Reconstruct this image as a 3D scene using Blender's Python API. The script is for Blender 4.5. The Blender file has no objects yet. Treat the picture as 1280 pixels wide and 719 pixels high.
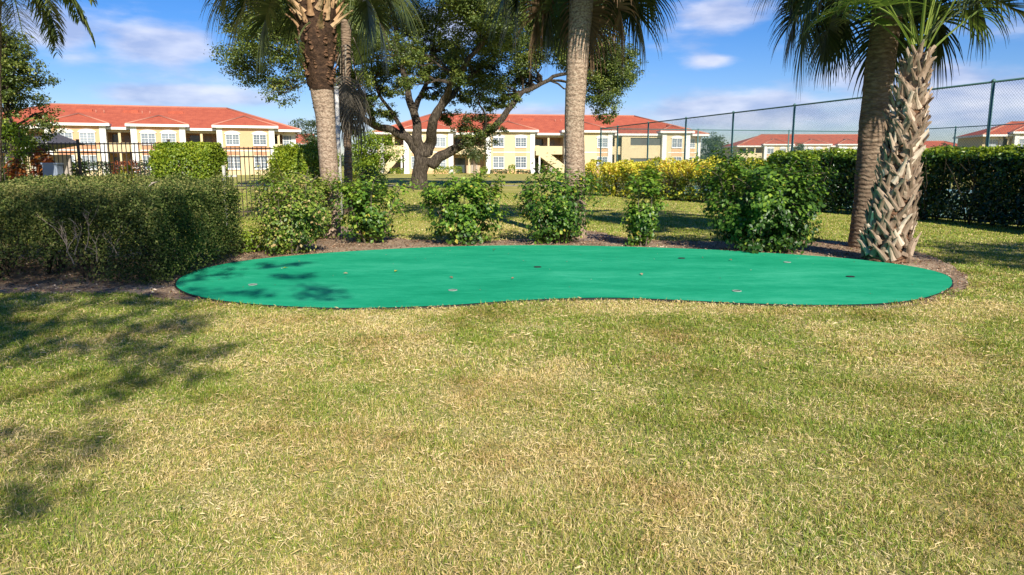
import bpy, math, random
import numpy as np
from mathutils import Vector
R = math.radians
rng = np.random.default_rng(7)
random.seed(7)
S = bpy.context.scene
COL = S.collection

# ------------------------------------------------------------------ camera
FPX = 930.0; PITCH = R(9.55); CAMH = 1.6
cam = bpy.data.cameras.new('camera'); cam.sensor_width = 36; cam.lens = FPX/1280*36
cam.clip_start = 0.05; cam.clip_end = 3900
camo = bpy.data.objects.new('camera', cam); COL.objects.link(camo)
camo.location = (0, 0, CAMH); camo.rotation_euler = (R(90)-PITCH, 0, 0)
S.camera = camo

# ------------------------------------------------------------------ sky and sun
SUN_ELEV = R(33); SX, SY = 0.30, -0.954          # towards the sun: behind the camera, a little to the right
W = bpy.data.worlds.new('World'); S.world = W; W.use_nodes = True
nt = W.node_tree; nt.nodes.clear()
def N(t, typ, **kw):
    n = t.nodes.new(typ)
    for k, v in kw.items(): setattr(n, k, v)
    return n
def math_node(t, op, a, b=None, clamp=False):
    n = N(t, 'ShaderNodeMath', operation=op, use_clamp=clamp)
    for i, x in enumerate((a, b)):
        if x is None: continue
        if isinstance(x, (int, float)): n.inputs[i].default_value = x
        else: t.links.new(x, n.inputs[i])
    return n.outputs[0]
sky = N(nt, 'ShaderNodeTexSky', sky_type='NISHITA', sun_disc=False)
sky.sun_elevation = SUN_ELEV; sky.sun_rotation = math.atan2(SX, SY) % (2*math.pi)
sky.air_density = 1.0; sky.dust_density = 0.15; sky.ozone_density = 3.0; sky.altitude = 0
hs = N(nt, 'ShaderNodeHueSaturation'); hs.inputs['Saturation'].default_value = 1.42; hs.inputs['Value'].default_value = .78
nt.links.new(sky.outputs[0], hs.inputs['Color'])
tint = N(nt, 'ShaderNodeMix', data_type='RGBA', blend_type='MULTIPLY'); tint.inputs[0].default_value = 1
tint.inputs[7].default_value = (0.68, 0.70, 0.96, 1)
nt.links.new(hs.outputs[0], tint.inputs[6])
tc = N(nt, 'ShaderNodeTexCoord'); sep = N(nt, 'ShaderNodeSeparateXYZ'); nt.links.new(tc.outputs['Generated'], sep.inputs[0])
hyp = math_node(nt, 'SQRT', math_node(nt, 'ADD', math_node(nt, 'MULTIPLY', sep.outputs[0], sep.outputs[0]), math_node(nt, 'MULTIPLY', sep.outputs[1], sep.outputs[1])))
az = N(nt, 'ShaderNodeMath', operation='ARCTAN2'); nt.links.new(sep.outputs[0], az.inputs[0]); nt.links.new(sep.outputs[1], az.inputs[1]); az = az.outputs[0]
el = N(nt, 'ShaderNodeMath', operation='ARCTAN2'); nt.links.new(sep.outputs[2], el.inputs[0]); nt.links.new(hyp, el.inputs[1]); el = el.outputs[0]
comb = N(nt, 'ShaderNodeCombineXYZ'); nt.links.new(math_node(nt, 'MULTIPLY', az, 7.0), comb.inputs[0]); nt.links.new(math_node(nt, 'MULTIPLY', el, 22.0), comb.inputs[1])
n1 = N(nt, 'ShaderNodeTexNoise'); n1.inputs['Scale'].default_value = 1.0; n1.inputs['Detail'].default_value = 7; n1.inputs['Roughness'].default_value = 0.55
nt.links.new(comb.outputs[0], n1.inputs['Vector'])
# banks of cloud: azimuth, elevation (degrees), half-widths, strength
CL = [(-24.5, 7.2, 5.5, 2.6, .45), (-29, 8.5, 4, 2.2, .45), (-24.5, 7.8, 3.2, 1.3, 1.0), (-24, 4.6, 5.0, .7, .8), (-30.5, 8.2, 2.4, 1.5, .8), (-29.5, 6.6, 2.0, .7, .5), (16, 10.2, 4, 1.4, .65), (14.2, 7.1, 1.5, .5, .75),
      (17, 3.6, 11, 1.3, .85), (27, 5.5, 6, 1.3, .85), (31, 3.8, 7, 1.5, .9), (5, 3.4, 5, .9, .75), (19, 8, .8, .5, .45), (-5, 9.5, 3.0, 1.8, .7),
      (0, 3.4, 6, .7, .7), (-13, 2.6, 7, .7, .4), (36, 8, 4, 1, .6), (-40, 6, 6, 2, .8), (45, 5, 8, 2, .8)]
acc = None
for (a, e, wa, we, s) in CL:
    da = math_node(nt, 'DIVIDE', math_node(nt, 'SUBTRACT', az, R(a)), R(wa)); de = math_node(nt, 'DIVIDE', math_node(nt, 'SUBTRACT', el, R(e)), R(we))
    r2 = math_node(nt, 'ADD', math_node(nt, 'MULTIPLY', da, da), math_node(nt, 'MULTIPLY', de, de))
    g = math_node(nt, 'MULTIPLY', math_node(nt, 'EXPONENT', math_node(nt, 'MULTIPLY', r2, -0.7)), s)
    acc = g if acc is None else math_node(nt, 'MAXIMUM', acc, g)
d = math_node(nt, 'ADD', math_node(nt, 'MULTIPLY', acc, 0.78), math_node(nt, 'MULTIPLY', math_node(nt, 'SUBTRACT', n1.outputs[0], 0.5), 1.25))
cm = N(nt, 'ShaderNodeMapRange', interpolation_type='SMOOTHSTEP'); nt.links.new(d, cm.inputs[0])
cm.inputs[1].default_value = 0.12; cm.inputs[2].default_value = 0.55; cm.inputs[3].default_value = 0; cm.inputs[4].default_value = 0.78
n2 = N(nt, 'ShaderNodeTexNoise'); n2.inputs['Scale'].default_value = 1.7; n2.inputs['Detail'].default_value = 5; nt.links.new(comb.outputs[0], n2.inputs['Vector'])
cr = N(nt, 'ShaderNodeValToRGB'); nt.links.new(n2.outputs[0], cr.inputs[0])
cr.color_ramp.elements[0].position = .38; cr.color_ramp.elements[0].color = (2.8, 3.3, 5.0, 1)
cr.color_ramp.elements[1].position = .66; cr.color_ramp.elements[1].color = (5.5, 5.6, 6.5, 1)
mx = N(nt, 'ShaderNodeMix', data_type='RGBA'); nt.links.new(cm.outputs[0], mx.inputs[0]); nt.links.new(tint.outputs[2], mx.inputs[6]); nt.links.new(cr.outputs[0], mx.inputs[7])
bg = N(nt, 'ShaderNodeBackground'); bg.inputs[1].default_value = 0.10; nt.links.new(mx.outputs[2], bg.inputs[0])
out = N(nt, 'ShaderNodeOutputWorld'); nt.links.new(bg.outputs[0], out.inputs[0])

sl = bpy.data.lights.new('sun', 'SUN'); sl.energy = 4.6; sl.angle = R(0.53); sl.color = (1.0, 0.935, 0.82)
so = bpy.data.objects.new('sun', sl); COL.objects.link(so)
tosun = Vector((SX*math.cos(SUN_ELEV), SY*math.cos(SUN_ELEV), math.sin(SUN_ELEV)))
so.rotation_euler = tosun.to_track_quat('Z', 'Y').to_euler(); so.location = (10, -20, 30)
S.view_settings.view_transform = 'Standard'; S.view_settings.look = 'None'
S.view_settings.gamma = 1; S.view_settings.use_curve_mapping = False; S.view_settings.exposure = 0.72
S.cycles.max_bounces = 6; S.cycles.transparent_max_bounces = 8

# ------------------------------------------------------------------ placing helpers: a photograph pixel at a given depth
def slope(v): return math.tan(math.atan((359.5-v)/FPX) - PITCH)
def P(u, v, Y):
    z = CAMH + Y*slope(v); zc = Y*math.cos(PITCH) - (z-CAMH)*math.sin(PITCH)
    return Vector(((u-640)/FPX*zc, Y, z))
def G(u, v):
    Y = -CAMH/slope(v); return P(u, v, Y)

# ------------------------------------------------------------------ noise
def _h(ix, iy, iz, s):
    n = (ix.astype(np.int64)*374761393 + iy.astype(np.int64)*668265263 + iz.astype(np.int64)*2147483647 + s*974711) & 0xffffffff
    n = ((n ^ (n >> 13))*1274126177) & 0xffffffff
    return ((n ^ (n >> 16)) & 0xffff)/65535.0
def vn(p, s=0):
    p = np.atleast_2d(p)
    if p.shape[1] == 2: p = np.hstack([p, np.zeros((len(p), 1))])
    i = np.floor(p); f = p-i; f = f*f*(3-2*f); i = i.astype(np.int64)
    r = 0
    for a in (0, 1):
        for b in (0, 1):
            for c in (0, 1):
                w = (f[:, 0] if a else 1-f[:, 0])*(f[:, 1] if b else 1-f[:, 1])*(f[:, 2] if c else 1-f[:, 2])
                r = r + w*_h(i[:, 0]+a, i[:, 1]+b, i[:, 2]+c, s)
    return r
def fbm(p, s=0, o=3):
    p = np.atleast_2d(p); r = 0; a = .5; t = 0
    for k in range(o): r = r + a*vn(p*2**k, s+k); t += a; a *= .5
    return r/t

# ------------------------------------------------------------------ materials
def mat(name):
    m = bpy.data.materials.new(name); m.use_nodes = True; t = m.node_tree; t.nodes.clear()
    o = N(t, 'ShaderNodeOutputMaterial'); b = N(t, 'ShaderNodeBsdfPrincipled'); t.links.new(b.outputs[0], o.inputs[0])
    return m, t, b, o
def ramp(t, fac, cols, interp='LINEAR'):
    r = N(t, 'ShaderNodeValToRGB'); r.color_ramp.interpolation = interp
    while len(r.color_ramp.elements) < len(cols): r.color_ramp.elements.new(.5)
    for e, (p, c) in zip(r.color_ramp.elements, cols): e.position = p; e.color = (*c, 1)
    t.links.new(fac, r.inputs[0]); return r.outputs[0]
def noise(t, scale, detail=4, rough=.6, vec=None, obj=True):
    n = N(t, 'ShaderNodeTexNoise'); n.inputs['Scale'].default_value = scale; n.inputs['Detail'].default_value = detail; n.inputs['Roughness'].default_value = rough
    if vec is None:
        c = N(t, 'ShaderNodeTexCoord'); vec = c.outputs['Object']
    t.links.new(vec, n.inputs['Vector']); return n.outputs[0]
def mapped(t, sx, sy, sz):
    c = N(t, 'ShaderNodeTexCoord'); m = N(t, 'ShaderNodeMapping'); m.inputs['Scale'].default_value = (sx, sy, sz)
    t.links.new(c.outputs['Object'], m.inputs[0]); return m.outputs[0]
def bump(t, b, h, strength=.5, dist=.02):
    n = N(t, 'ShaderNodeBump'); n.inputs['Strength'].default_value = strength; n.inputs['Distance'].default_value = dist
    t.links.new(h, n.inputs['Height']); t.links.new(n.outputs[0], b.inputs['Normal'])
def leafmat(name, cols, trans=.3, rough=.42, spec=.4, patch=False):
    m, t, b, o = mat(name)
    a = N(t, 'ShaderNodeAttribute', attribute_name='tint'); c = ramp(t, a.outputs['Fac'], cols)
    if patch:
        g_ = N(t, 'ShaderNodeNewGeometry'); pn = noise(t, 1.1, 5, .65, g_.outputs['Position']); pc_ = ramp(t, pn, [(.34, (.78, .66, .54)), (.48, (1, .95, .86)), (.7, (1, 1, 1))])
        mm = N(t, 'ShaderNodeMix', data_type='RGBA', blend_type='MULTIPLY'); mm.inputs[0].default_value = 1; t.links.new(c, mm.inputs[6]); t.links.new(pc_, mm.inputs[7]); c = mm.outputs[2]
    t.links.new(c, b.inputs['Base Color']); b.inputs['Roughness'].default_value = rough; b.inputs['Specular IOR Level'].default_value = spec
    tr = N(t, 'ShaderNodeBsdfTranslucent'); h = N(t, 'ShaderNodeHueSaturation'); h.inputs['Value'].default_value = 1.25; h.inputs['Saturation'].default_value = 1.1
    t.links.new(c, h.inputs['Color']); t.links.new(h.outputs[0], tr.inputs[0])
    mxs = N(t, 'ShaderNodeMixShader'); mxs.inputs[0].default_value = trans
    t.links.new(b.outputs[0], mxs.inputs[1]); t.links.new(tr.outputs[0], mxs.inputs[2]); t.links.new(mxs.outputs[0], o.inputs[0])
    return m
def plain(name, c, rough=.6, var=.12, scale=3, metal=0, bmp=0, bscale=40):
    m, t, b, o = mat(name)
    n = noise(t, scale, 5); lo = tuple(x*(1-var) for x in c); hi = tuple(min(1, x*(1+var)) for x in c)
    t.links.new(ramp(t, n, [(.3, lo), (.7, hi)]), b.inputs['Base Color']); b.inputs['Roughness'].default_value = rough; b.inputs['Metallic'].default_value = metal
    if bmp: bump(t, b, noise(t, bscale, 4), bmp, .01)
    return m
def barkmat(name, cols, sc=(1, 1, 1), strength=.6, dist=.02, rings=0):
    m, t, b, o = mat(name)
    v = mapped(t, *sc); n = noise(t, 6, 7, .65, v)
    t.links.new(ramp(t, n, cols), b.inputs['Base Color']); b.inputs['Roughness'].default_value = .9; b.inputs['Specular IOR Level'].default_value = .15
    h = n
    if rings:
        w = N(t, 'ShaderNodeTexWave', wave_type='BANDS', bands_direction='Z'); w.inputs['Scale'].default_value = rings; w.inputs['Distortion'].default_value = 5; w.inputs['Detail'].default_value = 3; w.inputs['Detail Scale'].default_value = 2
        c = N(t, 'ShaderNodeTexCoord'); t.links.new(c.outputs['Object'], w.inputs[0])
        h = math_node(t, 'ADD', math_node(t, 'MULTIPLY', w.outputs[1], .6), n)
    bump(t, b, h, strength, dist)
    return m

M = {}
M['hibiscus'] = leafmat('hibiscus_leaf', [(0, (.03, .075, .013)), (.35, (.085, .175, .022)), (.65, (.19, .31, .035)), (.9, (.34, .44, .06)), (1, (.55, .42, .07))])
M['hibiscus_dry'] = leafmat('hibiscus_flowering', [(0, (.05, .09, .016)), (.35, (.14, .22, .03)), (.65, (.27, .35, .05)), (.85, (.4, .4, .1)), (1, (.5, .3, .16))])
M['clip'] = leafmat('clipped_leaf', [(0, (.012, .02, .006)), (.4, (.045, .07, .016)), (.75, (.14, .185, .04)), (1, (.3, .28, .09))], trans=.22, rough=.6, spec=.18)
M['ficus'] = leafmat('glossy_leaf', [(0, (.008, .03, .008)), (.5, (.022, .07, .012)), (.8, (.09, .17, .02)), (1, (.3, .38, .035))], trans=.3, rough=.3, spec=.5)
M['croton'] = leafmat('croton_leaf', [(0, (.03, .075, .015)), (.3, (.12, .2, .02)), (.5, (.5, .48, .03)), (.88, (.8, .74, .10)), (1, (.75, .45, .06))], trans=.3, rough=.35)
M['boxy'] = leafmat('bright_hedge_leaf', [(0, (.06, .11, .012)), (.5, (.17, .26, .022)), (1, (.42, .46, .035))], trans=.3)
M['oak'] = leafmat('oak_leaf', [(0, (.03, .05, .014)), (.4, (.095, .14, .028)), (.75, (.23, .27, .05)), (1, (.38, .34, .09))], trans=.28, rough=.4)
M['oak_red'] = leafmat('reddish_leaf', [(0, (.03, .05, .015)), (.6, (.08, .1, .03)), (1, (.24, .09, .045))], trans=.28)
M['far_leaf'] = leafmat('far_leaf', [(0, (.035, .06, .03)), (.6, (.075, .11, .04)), (1, (.15, .18, .07))], trans=.2)
M['palm'] = leafmat('palm_frond_green', [(0, (.032, .05, .013)), (.6, (.095, .125, .03)), (1, (.22, .23, .07))], trans=.22, rough=.35, spec=.5)
M['palm_young'] = leafmat('palm_frond_young', [(0, (.09, .15, .03)), (.6, (.19, .28, .05)), (1, (.36, .4, .1))], trans=.3, rough=.35)
M['palm_dead'] = leafmat('palm_frond_dead', [(0, (.16, .1, .055)), (.6, (.32, .21, .12)), (1, (.5, .37, .23))], trans=.15, rough=.7, spec=.2)
M['palm_grey'] = leafmat('palm_frond_grey', [(0, (.09, .08, .065)), (.6, (.2, .17, .13)), (1, (.33, .28, .22))], trans=.1, rough=.8, spec=.1)
M['grass'] = leafmat('grass_blade', [(0, (.10, .19, .025)), (.3, (.26, .37, .05)), (.5, (.46, .46, .10)), (.7, (.68, .56, .25)), (1, (.92, .77, .48))], trans=.3, rough=.5, spec=.25, patch=True)
M['croton_red'] = leafmat('red_leaf', [(0, (.06, .05, .02)), (.5, (.3, .07, .03)), (1, (.6, .25, .05))], trans=.3)
M['yellow_leaf'] = leafmat('yellow_leaf', [(0, (.3, .3, .03)), (1, (.8, .65, .04))], trans=.3)
M['bark'] = barkmat('oak_bark', [(.32, (.02, .016, .012)), (.5, (.07, .055, .04)), (.68, (.19, .155, .115))], (3, 3, .6), 1, .12)
M['twig'] = barkmat('twig_bark', [(.3, (.07, .055, .04)), (.7, (.24, .19, .14))], (3, 3, 1), .4)
M['twig_pale'] = barkmat('bare_twig', [(.3, (.16, .12, .09)), (.7, (.4, .34, .27))], (3, 3, 1), .4)
M['stem_dark'] = barkmat('dark_stem', [(.3, (.03, .024, .018)), (.7, (.09, .07, .05))], (3, 3, 1), .4)
M['palm_trunk'] = barkmat('palm_trunk_bark', [(.36, (.13, .09, .062)), (.48, (.30, .21, .145)), (.62, (.46, .36, .26))], (3.5, 3.5, 6), .8, .015, rings=3)
M['palm_trunk_grey'] = barkmat('palm_trunk_bark_grey', [(.3, (.10, .068, .045)), (.5, (.2, .14, .095)), (.72, (.34, .26, .18))], (1.2, 1.2, 3.2), .8, .025, rings=4)
M['fibre'] = barkmat('palm_fibre', [(.3, (.035, .02, .013)), (.5, (.15, .08, .045)), (.7, (.38, .22, .12))], (2, 2, 2.5), 1, .05, rings=5)
M['fibre_dark'] = barkmat('dark_palm_fibre', [(.3, (.02, .012, .009)), (.55, (.07, .04, .024)), (.8, (.2, .11, .06))], (2, 2, 2.5), 1, .05)
# old frond bases on the palm: varied from base to base
def bootmat(name, cols):
    m, t, b, o = mat(name); oi = N(t, 'ShaderNodeObjectInfo'); n = noise(t, 3, 5, .6, mapped(t, 4, 4, 1.2)); 
    f = math_node(t, 'ADD', math_node(t, 'MULTIPLY', oi.outputs['Random'], .5), math_node(t, 'MULTIPLY', n, .5))
    t.links.new(ramp(t, f, cols), b.inputs['Base Color']); b.inputs['Roughness'].default_value = .85
    bump(t, b, noise(t, 10, 5, .6, mapped(t, 5, 5, 1)), .5, .01); return m
M['boot'] = bootmat('old_frond_base', [(.2, (.18, .12, .075)), (.45, (.42, .32, .225)), (.75, (.66, .545, .41))])
M['boot_tan'] = bootmat('tan_frond_base', [(.2, (.28, .15, .07)), (.5, (.5, .3, .15)), (.8, (.66, .45, .26))])

# lawn
m, t, b, o = mat('lawn_soil'); M['lawn'] = m
geo = N(t, 'ShaderNodeNewGeometry'); n = noise(t, .35, 6, .6, geo.outputs['Position']); n_ = noise(t, 9, 6, .75, geo.outputs['Position']); n3 = noise(t, 60, 3, .7, geo.outputs['Position'])
f = math_node(t, 'ADD', math_node(t, 'MULTIPLY', n, .5), math_node(t, 'ADD', math_node(t, 'MULTIPLY', n_, .3), math_node(t, 'MULTIPLY', n3, .2)))
near_c = ramp(t, f, [(.36, (.19, .19, .05)), (.5, (.33, .30, .10)), (.64, (.46, .39, .17))])
far_c = ramp(t, f, [(.36, (.25, .27, .06)), (.5, (.38, .345, .09)), (.64, (.52, .42, .15))])
sp = N(t, 'ShaderNodeSeparateXYZ'); t.links.new(geo.outputs['Position'], sp.inputs[0])
mr = N(t, 'ShaderNodeMapRange'); t.links.new(sp.outputs[1], mr.inputs[0]); mr.inputs[1].default_value = 11; mr.inputs[2].default_value = 20
mc = N(t, 'ShaderNodeMix', data_type='RGBA'); t.links.new(mr.outputs[0], mc.inputs[0]); t.links.new(near_c, mc.inputs[6]); t.links.new(far_c, mc.inputs[7])
t.links.new(mc.outputs[2], b.inputs['Base Color']); b.inputs['Roughness'].default_value = .95; b.inputs['Specular IOR Level'].default_value = .1
bump(t, b, n_, .6, .05)
# mulch
m, t, b, o = mat('mulch_soil'); M['mulch'] = m
n = noise(t, 14, 8, .75); n_ = noise(t, 1.1, 4)
f = math_node(t, 'ADD', math_node(t, 'MULTIPLY', n, .6), math_node(t, 'MULTIPLY', n_, .4))
t.links.new(ramp(t, f, [(.36, (.13, .08, .045)), (.5, (.31, .21, .125)), (.62, (.58, .44, .29))]), b.inputs['Base Color']); b.inputs['Roughness'].default_value = .95
bump(t, b, n, .9, .03)
M['chips'] = leafmat('mulch_chip', [(0, (.07, .035, .02)), (.35, (.24, .12, .06)), (.7, (.45, .31, .2)), (1, (.68, .57, .42))], trans=.05, rough=.85)
# putting turf
m, t, b, o = mat('putting_turf'); M['turf'] = m
n = noise(t, .7, 6, .7, mapped(t, .6, 1.6, 1)); n_ = noise(t, 120, 3, .7); n3 = noise(t, 8, 8, .8, mapped(t, .6, 1.3, 1))
f = math_node(t, 'ADD', math_node(t, 'MULTIPLY', n, .5), math_node(t, 'ADD', math_node(t, 'MULTIPLY', n_, .25), math_node(t, 'MULTIPLY', n3, .25)))
t.links.new(ramp(t, f, [(.38, (.006, .25, .115)), (.5, (.018, .345, .172)), (.62, (.06, .46, .255))]), b.inputs['Base Color'])
b.inputs['Roughness'].default_value = .9; b.inputs['Specular IOR Level'].default_value = .04
bump(t, b, n_, .5, .004)
M['black'] = plain('black_rubber', (.012, .014, .013), .7)
M['white'] = plain('white_paint', (.74, .73, .7), .6, .04)
M['cream'] = plain('cream_stucco', (.60, .485, .28), .85, .04, 1.5, bmp=.2, bscale=60)
M['tan'] = plain('tan_stucco', (.62, .375, .2), .85, .05, 1.5, bmp=.2, bscale=60)
M['orange'] = plain('orange_stucco', (.52, .26, .14), .85, .05, 1.5)
M['trim'] = plain('white_trim', (.72, .70, .64), .7, .03)
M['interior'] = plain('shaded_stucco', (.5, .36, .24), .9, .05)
M['door'] = plain('door_paint', (.35, .3, .25), .6)
m, t, b, o = mat('roof_tile'); M['roof'] = m
w = N(t, 'ShaderNodeTexWave', wave_type='BANDS', bands_direction='X'); w.inputs['Scale'].default_value = 1.1; c = N(t, 'ShaderNodeTexCoord'); t.links.new(c.outputs['Object'], w.inputs[0])
w2 = N(t, 'ShaderNodeTexWave', wave_type='BANDS', bands_direction='Z', wave_profile='SAW'); w2.inputs['Scale'].default_value = 2.4; t.links.new(c.outputs['Object'], w2.inputs[0])
n = noise(t, 1.2, 7, .7); f = math_node(t, 'ADD', math_node(t, 'MULTIPLY', n, .8), math_node(t, 'MULTIPLY', w2.outputs[1], .2))
t.links.new(ramp(t, f, [(.35, (.34, .07, .035)), (.65, (.5, .12, .058))]), b.inputs['Base Color']); b.inputs['Roughness'].default_value = .75
bump(t, b, math_node(t, 'ADD', w.outputs[1], w2.outputs[1]), .35, .08)
M['ridge'] = plain('ridge_tile', (.46, .19, .12), .7, .08)
m, t, b, o = mat('window_glass'); M['glass'] = m
oi = N(t, 'ShaderNodeObjectInfo'); t.links.new(ramp(t, oi.outputs['Random'], [(0, (.10, .13, .16)), (1, (.3, .34, .37))]), b.inputs['Base Color']); b.inputs['Roughness'].default_value = .12; b.inputs['Specular IOR Level'].default_value = .8
m, t, b, o = mat('dark_glass'); M['dglass'] = m; b.inputs['Base Color'].default_value = (.05, .065, .07, 1); b.inputs['Roughness'].default_value = .1
M['screen'] = plain('dark_screen', (.09, .09, .08), .8)
M['fence_black'] = plain('black_fence_paint', (.05, .035, .03), .45)
M['fence_green'] = plain('green_fence_paint', (.07, .16, .145), .5, .1)
M['grey_metal'] = plain('grey_metal', (.22, .26, .32), .5)
M['pale_post'] = plain('pale_weathered_paint', (.5, .48, .44), .7)
M['rim'] = plain('worn_cup_rim', (.28, .36, .3), .7)
M['path'] = plain('concrete', (.33, .28, .21), .9, .1)
M['court'] = plain('court_surface', (.2, .36, .36), .8, .1)
M['shingle'] = plain('grey_shingle', (.09, .085, .1), .8, .25, 8)
M['dirt'] = plain('bare_soil', (.25, .19, .15), .95, .25, 8, bmp=.6, bscale=20)

# ------------------------------------------------------------------ mesh building
def link(name, me, material, parent=None, org=None):
    o = bpy.data.objects.new(name, me); COL.objects.link(o)
    if material is not None and not me.materials: me.materials.append(material)
    if parent is not None: o.parent = parent
    return o
def tag(o, label=None, cat=None, group=None, kind=None):
    if label: o['label'] = label
    if cat: o['category'] = cat
    if group: o['group'] = group
    if kind: o['kind'] = kind
    return o
def thing(name, loc, label, cat, group=None, rz=0):
    o = bpy.data.objects.new(name, None); o.empty_display_size = .2; COL.objects.link(o); o.location = loc; o.rotation_euler = (0, 0, rz)
    return tag(o, label, cat, group)
def npmesh(name, V, F, material, parent=None, tint=None, smooth=False, org=(0, 0, 0)):
    V = np.asarray(V, np.float32) - np.asarray(org, np.float32); F = np.asarray(F, np.int32)
    me = bpy.data.meshes.new(name); k = F.shape[1]
    me.vertices.add(len(V)); me.vertices.foreach_set('co', V.ravel())
    me.loops.add(F.size); me.loops.foreach_set('vertex_index', F.ravel())
    me.polygons.add(len(F)); me.polygons.foreach_set('loop_start', np.arange(0, F.size, k, dtype=np.int32))
    if smooth: me.polygons.foreach_set('use_smooth', np.ones(len(F), bool))
    if tint is not None:
        a = me.attributes.new('tint', 'FLOAT', 'POINT'); a.data.foreach_set('value', np.asarray(tint, np.float32))
    me.update(); me.validate()
    return link(name, me, material, parent)
class MB:
    def __init__(s, org=(0, 0, 0)): s.v = []; s.f = []; s.org = Vector(org); s.sm = []
    def add(s, vs, fs, smooth=False):
        n = len(s.v); s.v += [Vector(v)-s.org for v in vs]; s.f += [tuple(i+n for i in f) for f in fs]; s.sm += [smooth]*len(fs); return s
    def box(s, x0, x1, y0, y1, z0, z1):
        return s.add([(x, y, z) for x in (x0, x1) for y in (y0, y1) for z in (z0, z1)],
                     [(0, 1, 3, 2), (4, 6, 7, 5), (0, 4, 5, 1), (2, 3, 7, 6), (0, 2, 6, 4), (1, 5, 7, 3)])
    def bar(s, a, b, w, h=None):                       # rectangular bar between two points
        return s.tube([a, b], [w*.7071, w*.7071], 4, rot=math.pi/4)
    def tube(s, pts, rad, n=8, cap=True, rot=0, wob=0, smooth=None):
        pts = [Vector(p) for p in pts]; rings = []; vs = []; fs = []
        ref = Vector((0, 1, 0.013)) if abs((pts[-1]-pts[0]).normalized().y) < .9 else Vector((1, 0, 0))
        for i, p in enumerate(pts):
            t_ = (pts[min(i+1, len(pts)-1)]-pts[max(i-1, 0)]).normalized()
            x = ref.cross(t_).normalized(); y = t_.cross(x)
            for k in range(n):
                a = 2*math.pi*k/n+rot; r = rad[i]*(1+(random.uniform(-wob, wob) if wob else 0))
                vs.append(p+x*(math.cos(a)*r)+y*(math.sin(a)*r))
        for i in range(len(pts)-1):
            for k in range(n): fs.append((i*n+k, i*n+(k+1) % n, (i+1)*n+(k+1) % n, (i+1)*n+k))
        if cap: fs.append(tuple(range(n-1, -1, -1))); fs.append(tuple((len(pts)-1)*n+k for k in range(n)))
        return s.add(vs, fs, (n > 5) if smooth is None else smooth)
    def prism(s, poly, axis, a, b):                    # polygon in the two other axes, extruded along axis
        n = len(poly); mk = {'x': lambda p, t_: (t_, p[0], p[1]), 'y': lambda p, t_: (p[0], t_, p[1]), 'z': lambda p, t_: (p[0], p[1], t_)}[axis]
        return s.add([mk(p, a) for p in poly]+[mk(p, b) for p in poly], [tuple(range(n)), tuple(range(2*n-1, n-1, -1))]+[(i, i+n, (i+1) % n+n, (i+1) % n) for i in range(n)])
    def build(s, name, material, parent=None):
        me = bpy.data.meshes.new(name); me.from_pydata([tuple(v) for v in s.v], [], s.f)
        me.polygons.foreach_set('use_smooth', s.sm); me.update()
        return link(name, me, material, parent)

def unit(a): return a/np.maximum(np.linalg.norm(a, axis=1, keepdims=True), 1e-9)
def leaf_arrays(Pn, Nn, size, ratio=.6, jit=.5, droop=.3):
    """folded leaves: base, two sides, tip"""
    n = len(Pn); size = size*rng.uniform(.7, 1.25, n)[:, None]
    nn = unit(Nn + rng.normal(0, jit, (n, 3)))
    d = rng.normal(0, 1, (n, 3)); d[:, 2] -= droop; d = unit(d - nn*(d*nn).sum(1, keepdims=True)); s = np.cross(nn, d)
    b = Pn-d*size*.5; tp = Pn+d*size*.5; fold = nn*size*.12
    l = Pn+s*size*ratio*.5+fold-d*size*.05; r = Pn-s*size*ratio*.5+fold-d*size*.05
    V = np.stack([b, l, tp, r], 1).reshape(-1, 3); i = np.arange(n)[:, None]*4
    F = np.concatenate([i+np.array([[0, 2, 1]]), i+np.array([[0, 3, 2]])], 0)
    return V, F
def foliage(name, Pn, Nn, size, material, parent, tint, org=(0, 0, 0), **kw):
    V, F = leaf_arrays(Pn, Nn, size, **kw)
    return npmesh(name, V, F, material, parent, np.repeat(np.clip(tint, 0, 1), 4), org=org)

def inpoly(x, y, poly):
    c = np.zeros(len(x), bool); n = len(poly); j = n-1
    for i in range(n):
        xi, yi = poly[i]; xj, yj = poly[j]
        k = ((yi > y) != (yj > y)) & (x < (xj-xi)*(y-yi)/((yj-yi) if yj != yi else 1e-9)+xi); c ^= k; j = i
    return c
def smooth_closed(pts, k=6):
    n = len(pts); o = []
    for i in range(n):
        p0, p1, p2, p3 = pts[i-1], pts[i], pts[(i+1) % n], pts[(i+2) % n]
        for j in range(k):
            t_ = j/k
            o.append(tuple(.5*((2*p1[a])+(-p0[a]+p2[a])*t_+(2*p0[a]-5*p1[a]+4*p2[a]-p3[a])*t_*t_+(-p0[a]+3*p1[a]-3*p2[a]+p3[a])*t_**3) for a in (0, 1)))
    return o

# ------------------------------------------------------------------ ground
xs = np.concatenate([np.linspace(-1800, -40, 12)[:-1], np.linspace(-40, 40, 41), np.linspace(40, 1800, 12)[1:]])
ys = np.concatenate([np.linspace(-1800, -12, 10)[:-1], np.linspace(-12, 60, 37), np.linspace(60, 2400, 16)[1:]])
XX, YY = np.meshgrid(xs, ys); V = np.stack([XX.ravel(), YY.ravel(), np.zeros(XX.size)], 1)
nx = len(xs); i, j = np.meshgrid(np.arange(nx-1), np.arange(len(ys)-1)); q = (j*nx+i).ravel()
tag(npmesh('ground', V, np.stack([q, q+1, q+nx+1, q+nx], 1), M['lawn']), 'broad flat lawn reaching to the buildings', kind='structure')

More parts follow.
